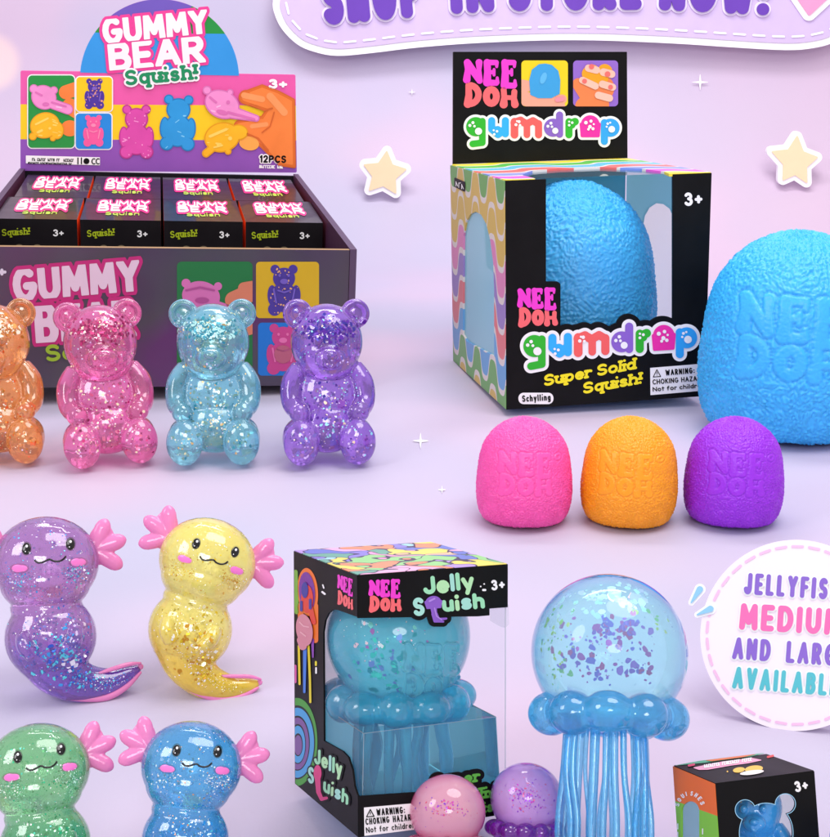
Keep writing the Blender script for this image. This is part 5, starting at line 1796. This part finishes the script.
# ================================================================== WINDOW BOX WITH THE TEAL JELLYFISH
def patch_print(name, scale, cols, edge=0.05):
    """Interlocking bright patches with dark outlines, curled by noise."""
    m, nt, N, L, p = new_mat(name)
    tc = N.new('ShaderNodeTexCoord')
    nz = N.new('ShaderNodeTexNoise'); nz.inputs['Scale'].default_value = scale * 0.7; nz.inputs['Detail'].default_value = 1
    L.new(tc.outputs['Object'], nz.inputs['Vector'])
    ad = N.new('ShaderNodeVectorMath'); ad.operation = 'MULTIPLY_ADD'
    ad.inputs[1].default_value = (0.30, 0.30, 0.0); L.new(nz.outputs['Color'], ad.inputs[0]); L.new(tc.outputs['Object'], ad.inputs[2])
    fl = N.new('ShaderNodeVectorMath'); fl.operation = 'MULTIPLY'; fl.inputs[1].default_value = (1, 1, 0.0)
    L.new(ad.outputs[0], fl.inputs[0])
    v1 = N.new('ShaderNodeTexVoronoi'); v1.voronoi_dimensions = '2D'; v1.inputs['Scale'].default_value = scale
    v2 = N.new('ShaderNodeTexVoronoi'); v2.voronoi_dimensions = '2D'; v2.feature = 'DISTANCE_TO_EDGE'; v2.inputs['Scale'].default_value = scale
    for v in (v1, v2): L.new(fl.outputs[0], v.inputs['Vector'])
    sp = N.new('ShaderNodeSeparateColor'); L.new(v1.outputs['Color'], sp.inputs[0])
    cr = N.new('ShaderNodeValToRGB'); cr.color_ramp.interpolation = 'CONSTANT'
    e = cr.color_ramp.elements
    e[0].color = lin(cols[0]); e[1].color = lin(cols[1]); e[1].position = 1 / len(cols)
    for i, c in enumerate(cols[2:], 2):
        q = e.new(i / len(cols)); q.color = lin(c)
    L.new(sp.outputs[0], cr.inputs[0])
    lt = N.new('ShaderNodeMath'); lt.operation = 'LESS_THAN'; lt.inputs[1].default_value = edge
    L.new(v2.outputs['Distance'], lt.inputs[0])
    mx = N.new('ShaderNodeMix'); mx.data_type = 'RGBA'; mx.inputs['B'].default_value = lin('#3a3550')
    L.new(lt.outputs[0], mx.inputs['Factor']); L.new(cr.outputs[0], mx.inputs['A'])
    L.new(mx.outputs['Result'], p.inputs['Base Color'])
    p.inputs['Roughness'].default_value = 0.4
    return m

JB_POSE = (-0.1088, 2.2742, 0.109, 0.4388, -0.2154, 0.0983)
jb = Box(JB_POSE, (0.3253, 0.3639, 0.5081), 'jellyfish_carton', 'black carton with clear window showing a teal jellyfish and a patchwork lid', 'box')
jb.LIFT = {'front': 0.0, 'left': 0.0008, 'top': 0.001, 'back': 0.0, 'right': 0.0}
wu, wv, wz = jb.d
E1, T2 = 0.0008, 0.004
lq, fq, tq = jb.quad('left', 0.0006), jb.quad('front'), jb.quad('top', 0.0006)
MINTS = [card('#9ee0b4', 0.4), card('#b5e6b0', 0.4), card('#a6dfd0', 0.4)]
j1 = glyphs('Jelly', (423.5, 594.8), (474.5, 590.2), h=18, r=2.15, gap=0.04, bounce=[0, -.02, .04, .06, .02])
j2 = glyphs('S', (413.5, 616.5), (425, 615.5), h=18.5, r=2.2)
j3 = glyphs('uish', (442.5, 612.3), (485, 608.3), h=16, r=2.15, gap=0.06, bounce=[0, 0, .02, 0])
jq = union([ell(433, 602.5, 8, 6.6, -8), poly([(425, 602), (441, 601), (440, 607), (427, 608)], 1), cap(433, 606, 434.5, 617, 3.4, 2.4), path([(435, 614), (438, 619.5), (446, 618.5)], 2.4, 1.0), path([(433, 614), (434.5, 621), (443, 621.6)], 2.0, .9)])
jl_all = union(j1 + j2 + j3 + [jq])
header = poly([(352, 570), (512, 558), (507.8, 607.3), (489.6, 608.7), (489.6, 615.5), (478, 616.5), (420, 617.2), (358.7, 618.2), (352, 619)]) & fq
SG = [('Super', (433, 789), (480, 781.5), 11.5), ('Solid', (451, 804), (500, 796), 11.5), ('Squish!', (455, 818), (506, 809.5), 11)]
sg = union([words(t_, a, b, h=h, r=1.25, slant=.2, gap=.12, serif=1.2) for t_, a, b, h in SG])
low = poly([(352, 796.3), (360, 796.3), (423, 792), (514, 785.5), (516, 830), (352, 850)]) & fq
jb.sheet('front', eps=0.0).add(header | (jl_all.off(4.4) & fq), BLACK, 1, 0.4, T2).build('front_header', jb.t)
jb.sheet('front', eps=0.0).add(low | (sg.off(4.2) & fq), BLACK, 1, 0.4, T2).build('front_base', jb.t)
lwin = poly([(324.2, 741), (323.5, 632), (325.5, 620), (329, 613), (333.5, 609.6), (338, 610), (362, 618.6), (362, 800), (357.4, 795), (354.6, 786), (352.6, 770), (348.6, 757.5), (343, 751.5)])
jb.sheet('left', eps=0.0).add(lq - lwin, BLACK, 1, 0.35, T2).build('side_panel', jb.t)
LID = patch_print('lid_patchwork', 14, ['#f0a0cf', '#8f86d8', '#f6e168', '#a9dcec', '#f2986e', '#6fae98', '#b99ae0', '#f5c6a0', '#9bd88a', '#6f7fd0', '#f4b8dc'], 0.045)
jb.sheet('top', eps=0.0).add(tq, LID, 1, 0.4, T2).build('lid_panel', jb.t)
V, F = cuboid((T2, T2, 0), (wu - 0.001, wv - T2, T2)); mesh_obj('bottom_panel', V, F, card('#8fdcec', 0.5), jb.t)
V, F = cuboid((T2, wv - T2, 0), (wu - .001, wv, wz - T2)); mesh_obj('back_panel', V, F, frost, jb.t)
V, F = cuboid((wu - T2, T2, wz - 0.085), (wu, wv - T2, wz - T2)); mesh_obj('far_side_panel', V, F, card('#a9a6b8', 0.5), jb.t)
FILM = clear_plastic('window_film', (0.93, 0.95, 0.96), 0.975)
V = [(0.0032, 0.0032, T2), (wu - 0.0032, 0.0032, T2), (wu - 0.0032, 0.0032, wz - T2), (0.0032, 0.0032, wz - T2), (0.0032, wv - 0.005, T2), (0.0032, wv - 0.005, wz - T2), (wu - 0.0032, wv - 0.005, T2), (wu - 0.0032, wv - 0.005, wz - 0.09), (wu - .0032, 0.0032, wz - 0.09)]
mesh_obj('window_film', V, [(0, 1, 2, 3), (4, 0, 3, 5)], FILM, jb.t)
V, F = join([tube([(wu - .003, .004, 0.004), (wu - .003, .004, wz - 0.088)], 0.0013, 8), tube([(wu - .004, wv - .006, 0.004), (wu - .004, wv - .006, wz - 0.088)], 0.001, 8)])
mesh_obj('film_corner', V, F, clear_plastic('corner_plastic', (0.86, 0.88, 0.92), 0.6, 0.1), jb.t)
tabq = poly([(490.5, 606), (508.2, 605), (508.4, 624), (505.5, 627.4), (501, 626.5), (490.5, 620.5)], .5)
jb.sheet('front', inset=0.0045, eps=0.0).add(tabq, clear_plastic('tab_plastic', (0.88, 0.88, 0.92), 0.80, 0.1), 1, .4).build('hang_tab', jb.t)
# clear tray the jellyfish is seated in
TEALF = clear_plastic('tray_plastic', (0.42, 0.86, 0.94), 0.92, 0.06)
def tray_shell(u0, u1, v0, v1, z0, z1, slope, r=0.0):
    V = [(u0, v0, z0), (u1, v0, z0), (u1, v1, z0), (u0, v1, z0), (u0 + slope, v0 + slope, z1), (u1 - slope, v0 + slope, z1), (u1 - slope, v1 - slope, z1), (u0 + slope, v1 - slope, z1)]
    k = 0.05
    V += [(u0 + k, v0 + k, z1 - .002), (u1 - k, v0 + k, z1 - .002), (u1 - k, v1 - k, z1 - .002), (u0 + k, v1 - k, z1 - .002)]
    F = [(0, 1, 5, 4), (1, 2, 6, 5), (2, 3, 7, 6), (3, 0, 4, 7), (4, 5, 9, 8), (5, 6, 10, 9), (6, 7, 11, 10), (7, 4, 8, 11)]
    return V, F
V, F = tray_shell(.012, wu - .008, .012, wv - .012, T2 + .002, 0.195, 0.008)
tray = mesh_obj('seat_tray', V, F, TEALF, jb.t)
wire = [tube([V[a], V[b]], 0.0008, 6) for a, b in ((4, 5), (5, 6), (6, 7), (7, 4), (1, 5), (0, 4))]
mesh_obj('tray_edge', *join(wire), clear_plastic('edge_plastic', (0.85, 0.96, 1.0), 0.72, 0.1), tray)
# prints
sh = jb.sheet('front', eps=E1)
u_, l_ = logo_pair(369, 580.6, 400.4, 579, 400.8, 610.6, 369, 612.2)
sh.add(u_, MAG, 1, 0.3).add(l_, COR, 1, 0.3)
sh.build('maker_logo', jb.t)
sh = jb.sheet('front', eps=E1)
for i, q in enumerate(j1 + j2 + j3): sh.add(q, MINTS[i % 3], 1, 0.25)
sh.add(jq, card('#8c5cc4', 0.4), 2, 0.25)
sh.add(path([(429, 601), (434, 598.5)], .9) | path([(434, 608), (436, 616), (441, 619.5)], .6), card('#b48ae0', 0.4), 3, 0.2)
sh.add(circ(480.5, 586.5, .8) | circ(484, 584, .8) | cap(483, 590, 485, 590, 1.1), INKW, 1, 0.25)
sh.add(words('3+', (491.5, 590.6), (505, 589.4), h=10.5, r=1.15, gap=.14), INKW, 1, 0.25)
sh.build('product_lettering', jb.t)
sh = jb.sheet('front', eps=E1)
sh.add(sg, card('#62bb46', 0.42), 1, 0.25); sh.build('feature_lettering', jb.t)
sh = jb.sheet('front', eps=E1)
q4 = [(363.8, 807.6), (417, 803), (417, 829.4), (364.3, 836)]
sh.add(poly(q4), INKW, 1, 0.35)
sh.add(path([(366.3, 816.8), (370.0, 809.4), (373.8, 816.2), (366.3, 816.8)], .5) | cap(370, 812, 370, 814.2, .4), BLACK, 2, 0.2)
sh.add(words('WARNING:', (376.5, 815.8), (405, 813.3), h=7, r=.62, gap=.12), BLACK, 2, 0.2)
sh.add(words('CHOKING HAZARD', (365.5, 825), (414.5, 820.2), h=6.6, r=.55, gap=.12, space=.3) | words('Not for children', (366, 833), (415, 827.9), h=5.8, r=.46, gap=.12, space=.3), BLACK, 2, 0.2)
sh.build('warning_label', jb.t)
sh = jb.sheet('left', eps=E1)
u_, l_ = logo_pair(338.4, 573.8, 353.6, 578.6, 353.6, 610.6, 338.4, 605)
sh.add(u_, MAG, 1, 0.25).add(l_, COR, 1, 0.25); sh.build('side_maker_logo', jb.t)
sh = jb.sheet('left', eps=E1)
k1 = glyphs('Jelly', (315.5, 763), (343.5, 777.5), h=14.5, r=1.35, slant=-.5, gap=.06)
k2 = glyphs('S', (309.2, 782), (315.2, 785.2), h=15, r=1.3, slant=-.5)
k3 = glyphs('uish', (324.5, 791.2), (349.5, 805.5), h=13, r=1.35, slant=-.5, gap=.08)
for i, q in enumerate(k1 + k2 + k3): sh.add(q, MINTS[i % 3], 3, 0.2)
SQ = union([ell(319, 773, 4, 8), path([(319, 778), (320, 792), (323, 799), (328, 798)], 2.8, 1.4)])
sh.add(SQ, card('#e0357f', 0.4), 3, 0.2)
sh.add(union(k1 + k2 + k3 + [SQ]).off(1.6) & lq.off(-.6), BLACK, 2, 0.3)
sh.build('side_lettering', jb.t)
sh = jb.sheet('left', eps=E1 * 0.6)
lin_ = lq.off(-.7)
for i, (rx, ry, c) in enumerate(((20.5, 44, '#3f9a2c'), (18, 37, '#161316'), (16.8, 35, '#3f9fdc'), (12.4, 27.5, '#161316'), (11.4, 26, '#7a4f96'), (8.2, 20, '#161316'), (7.4, 18.6, '#3f9fdc'), (4.8, 11.5, '#161316'), (4, 10, '#7a4f96'))):
    sh.add(ell(297.5 + i * .2, 742 + i * .4, rx, ry) & lin_ , card(c, 0.4), 1 + i * .25, 0.3)
sh.build('side_spiral', jb.t)
sh = jb.sheet('left', eps=E1)
ORG = card('#f2761f', 0.4)
sh.add((ell(308.5, 592, 10.2, 24, -4) | cap(301, 606, 303, 645, 3) | cap(316, 606, 316, 640, 3)) & lin_, ORG, 1, 0.25)
sh.add(ell(308, 592, 8, 20, -4) & lin_, card('#7a2f9a', 0.4), 2, 0.25)
sh.add(union([ell(308.5, 599, 6, 14), cap(310, 600, 315, 622, 2.5)]) & lin_, card('#e2402c', 0.4), 3, 0.25)
sh.add(union([ell(306.5, 590, 3.4, 8), cap(312, 600, 312, 608, 1.4), cap(303, 602, 303, 610, 1.4)]), card('#35349a', 0.4), 4, 0.25)
sh.add(union([ell(306.5, 630, 8.2, 16, -8), cap(303, 640, 305, 646, 4)]) & lin_, card('#d98a9c', 0.42), 5, 0.25)
sh.add(union([path([(302, 622), (306, 626), (311, 627)], .6), path([(303, 632), (308, 636)], .6)]), card('#f0b4c0', 0.42), 6, 0.2)
sh.add(cap(299.8, 646, 300.6, 684, 1.1), card('#f0d81c', 0.4), 2, 0.2)
sh.add(cap(306, 646, 305.4, 692, 1.9, 1.2), card('#3f7fe0', 0.4), 2, 0.2)
sh.add(path([(309.5, 646), (311, 680), (311.4, 702)], 1.1), card('#e8d21c', 0.4), 2, 0.2)
sh.add(cap(313.6, 640, 314, 657, 1.5, .8), card('#8a3fb0', 0.4), 2, 0.2)
sh.add(cap(296.2, 572, 297.4, 612, 2.2) & lin_, card('#7ab03a', 0.4), 1, 0.25)
sh.add(cap(296, 666, 296, 682, 1.2) & lin_, card('#e05fa8', 0.4), 1, 0.25)
sh.add(cap(323.5, 585, 324.5, 588, .7) | cap(323, 592, 325.5, 594, 1.0) | cap(316.8, 668, 316.8, 673, .9), INKW, 1, 0.2)
sh.add(cap(316.6, 662, 316.6, 665, 1.0), card('#f0e02c', 0.4), 1, 0.2)
sh.build('side_picture', jb.t)

# the teal jellyfish inside, lettering moulded into its bell
def lettered_ball(R, zc):
    nu, nv = 440, 260
    V, F = [], []
    th_ = (np.arange(nv) + .5) / nv * math.pi
    ph = np.arange(nu) / nu * 2 * math.pi
    T_h, P_h = np.meshgrid(th_, ph, indexing='ij')
    X, Y, Z = np.sin(T_h) * np.cos(P_h), np.sin(T_h) * np.sin(P_h), np.cos(T_h)
    u_, l_ = logo_pair(8, -8, 66, -2, 66, 58, 8, 54)
    sd = np.minimum(u_(X * R, -Z * R), l_(X * R, -Z * R))
    sd = np.where(Y < 0, sd, 99)
    d = 1.0 / (1 + np.exp(np.clip(sd * 3, -40, 40))) + 2.6 * np.exp(-(sd / 0.8) ** 2)
    Rr = R + d
    P = np.stack([X * Rr, Y * Rr, Z * Rr + zc], -1).reshape(-1, 3)
    V = [tuple(p) for p in P] + [(0, 0, zc + R), (0, 0, zc - R)]
    for j in range(nv - 1):
        for i in range(nu):
            a, b = j * nu + i, j * nu + (i + 1) % nu
            F.append((a, a + nu, b + nu, b))
    n = nv * nu
    for i in range(nu):
        F.append((n, i, (i + 1) % nu)); F.append((n + 1, (nv - 1) * nu + (i + 1) % nu, (nv - 1) * nu + i))
    return V, F
_plain_ball = jelly_ball
K = 0.00188
MJ = jb.M @ Matrix.Translation((0.163, 0.178, T2 + .002)) @ Matrix.Rotation(-0.4388, 4, 'Z') @ Matrix.Diagonal((K, K, K, 1))
jelly_ball = lambda name, R: lettered_ball(R, 0.0)
tj = jellyfish(MJ, 'teal jellyfish packed inside the black carton behind its clear window', 80, 180, 65, 19.5, 11, 112, (6.5, 0, 1.15),
               (bell_mat('teal_bell', '#6fe8fa', '#1cb4e0', 0.12, 0.55), jelly('teal_bead_jelly', '#22dcff', '#12bcea', trans=.5, sparkle=0, clear=.16), jelly('teal_tentacle_jelly', '#8cecff', '#3fd0f2', trans=.5, sparkle=0, clear=.25)),
               lambda r: ([], []), 71, nt=14)
jelly_ball = _plain_ball
confetti(tj, 80, 180, [(-16, -12, 20, 12, 60, 1.0, 5.5), (-2, -28, 16, 10, 30, 1.5, 6)], ['#2fc9c4', '#3fe0d0', '#29a9b8', '#5f8fd0'], 72)
confetti(tj, 80, 180, [(0, 8, 34, 22, 46, .6, 1.6), (-6, 16, 26, 12, 14, 2, 5)], ['#e8fbff', '#a86fc0', '#ffe0e8', '#7fe8e0'], 73, 'fine_speck')

# ================================================================== SMALL CARTON WITH A BEAR-SHAPED WINDOW
bb = Box((0.5553, 2.0726, 0.0616, 0.2768, -0.3303, 0.0297), (0.2007, 0.1723, 0.2509), 'bear_carton', 'small black carton with orange and green side and bear shaped window', 'box')
bb.LIFT = {'front': 0.0, 'left': 0.0008, 'top': 0.001, 'back': 0.0, 'right': 0.0}
wu, wv, wz = bb.d
T3 = 0.003
fq, lq, tq = bb.quad('front'), bb.quad('left', 0.0005), bb.quad('top', 0.0005)
bwin = union([circ(745, 809.8, 9.6), circ(785.2, 804, 9.8), ell(766, 833, 26.5, 29.5), ell(766, 882, 30, 34), circ(745, 915, 13), circ(787, 912, 13)])
bb.sheet('front', eps=0.0).add(fq - bwin, BLACK, 1, 0.4, T3).build('front_panel', bb.t)
rimsh = bb.sheet('front', eps=0.0007)
rimsh.add((bwin.off(.7) - bwin.off(.05)) & fq, card('#9fd4ee', 0.4), 1, 0.3).build('window_rim', bb.t)
ORB, GRB, BLB = card('#ee6f25', 0.42), card('#84c73c', 0.42), card('#2f95d8', 0.42)
barch = union([circ(690.8, 811, 8.8), poly([(682, 811), (699.6, 812), (699.6, 900), (682, 890)])])
barch = S((lambda a: (lambda X, Y: a(X, (Y - 811) * .92 + 811)))(barch), barch.bb)
def lband(y0, y1, s=.36): return poly([(660, y0 - 10 * s), (725, y0 + 55 * s), (725, y1 + 55 * s), (660, y1 - 10 * s)])
side = lq - barch
sp_ = bb.sheet('left', eps=0.0)
for q, m_ in ((lband(700, 799), ORB), (lband(799, 837), GRB), (lband(837, 960), BLB)):
    sp_.add(side & q, m_, 1, 0.3, T3)
sp_.build('side_panel', bb.t)
bb.sheet('left', inset=T3 * .6, eps=0.0).add(barch.off(1), clear_plastic('small_window_film', (0.35, .72, .78), .75), 1, .5).build('side_window', bb.t)
bb.sheet('top', eps=0.0).add(tq, BLACK, 1, 0.4, T3).build('lid_panel', bb.t)
V, F = cuboid((T3, wv - T3, 0), (wu - T3, wv, wz - T3)); mesh_obj('back_panel', V, F, frost, bb.t)
V, F = cuboid((wu - T3, T3, 0), (wu - .0005, wv - .0005, wz - T3)); mesh_obj('far_side_panel', V, F, frost, bb.t)
V, F = cuboid((T3, T3, 0), (wu - T3, wv - T3, T3)); mesh_obj('bottom_panel', V, F, card('#5fb0c8', 0.5), bb.t)
bb.sheet('front', inset=T3 * 1.5, eps=0.0).add(bwin.off(3) & fq.off(-3), clear_plastic('bear_window_film', (.95, .98, 1.0), .99), 1, .6).build('window_film', bb.t)
sh = bb.sheet('front', eps=E1)
sh.add(words('3+', (795.5, 792.6), (808.6, 790), h=11, r=1.2, gap=.14), INKW, 1, 0.25); sh.build('age_mark', bb.t)
sh = bb.sheet('left', eps=E1)
sh.add(union([cap(678.5, 824 + i * 8.5, 678.5, 829 + i * 8.5, .6) for i in range(8)] + [cap(703.4, 829 + i * 8.5, 703.4, 834 + i * 8.5, .6) for i in range(8)]) & lq, INKW, 1, 0.2)
ar = arcp(690.8, 811, 11.6, 15.5, 195, 345, 8)
for i, (c, (ax, ay)) in enumerate(zip('SQUISHES', ar[:8])):
    a2 = ar[i + 1]
    if c == 'Q': c = 'O'
    sh.add(words(c, (ax, ay), (ax * .35 + a2[0] * .65, ay * .35 + a2[1] * .65), h=4.6, r=.5), INKW, 1, 0.18)
sh.build('side_print', bb.t)
sh = bb.sheet('top', eps=E1)
sh.add(poly([(694, 768.8), (722, 763), (752, 759.4), (761, 761.2), (748, 764), (730, 766.4), (708, 770.4), (699, 770.6)], .4), card('#f2a6c6', 0.42), 1, 0.25)
sh.add(small_print(700, 769.6, 752, 761.8, 3.2, 31, .5), INKW, 2, 0.2)
sh.add(union([ell(739, 771, 6, 2.6, -8), ell(754, 770, 9, 3.4, -6), circ(727.5, 772.6, .8)]), card('#f2c04a', 0.42), 1, 0.25)
sh.add(ell(752, 774, 12, 2.2, -7), card('#efe6e4', 0.42), 2, 0.25)
sh.add(cap(768, 758, 773, 756.8, 1.1), card('#d8433a', 0.42), 1, 0.2)
sh.add(poly([(676, 766.4), (700, 762), (740, 757), (764, 754.2), (752, 757.2), (705, 763.6)], .2) , card('#4ba884', 0.42), 1, 0.25)
sh.add(poly([(706, 761.8), (740, 757.4), (756, 755.6), (744, 758.4), (712, 762.6)], .1), card('#e8743a', 0.42), 2, 0.25)
sh.add(cap(689, 767, 694, 766, 1.1), card('#e23a6a', 0.42), 2, 0.2)
sh.build('lid_print', bb.t)
kb = 0.00136
MB_ = bb.M @ Matrix.Translation((wu * .5 + .011, wv * .5 - .018, T3 + .009)) @ Matrix.Rotation(-0.55, 4, 'Z') @ Matrix.Diagonal((kb, kb, kb * 1.04, 1))
glitter_bear(MB_, 'carton_bear_jelly', 'plain sky blue bear packed inside the small black carton', '#3fb2fc', '#2aa0f4', ['#bfe6ff', '#2f8fd0', '#e8fbff'], 81, n=0.06, kw=dict(sparkle=0.0, trans=0.05, clear=0.0))
bear_at(856, 985, 0.92, 'sky_jelly', 'sky blue bear whose ear shows at the bottom right corner', '#4fb4ee', '#1f8fdc', ['#d8f2ff', '#ffffff', '#2f8fd0'], 82, n=0.5)
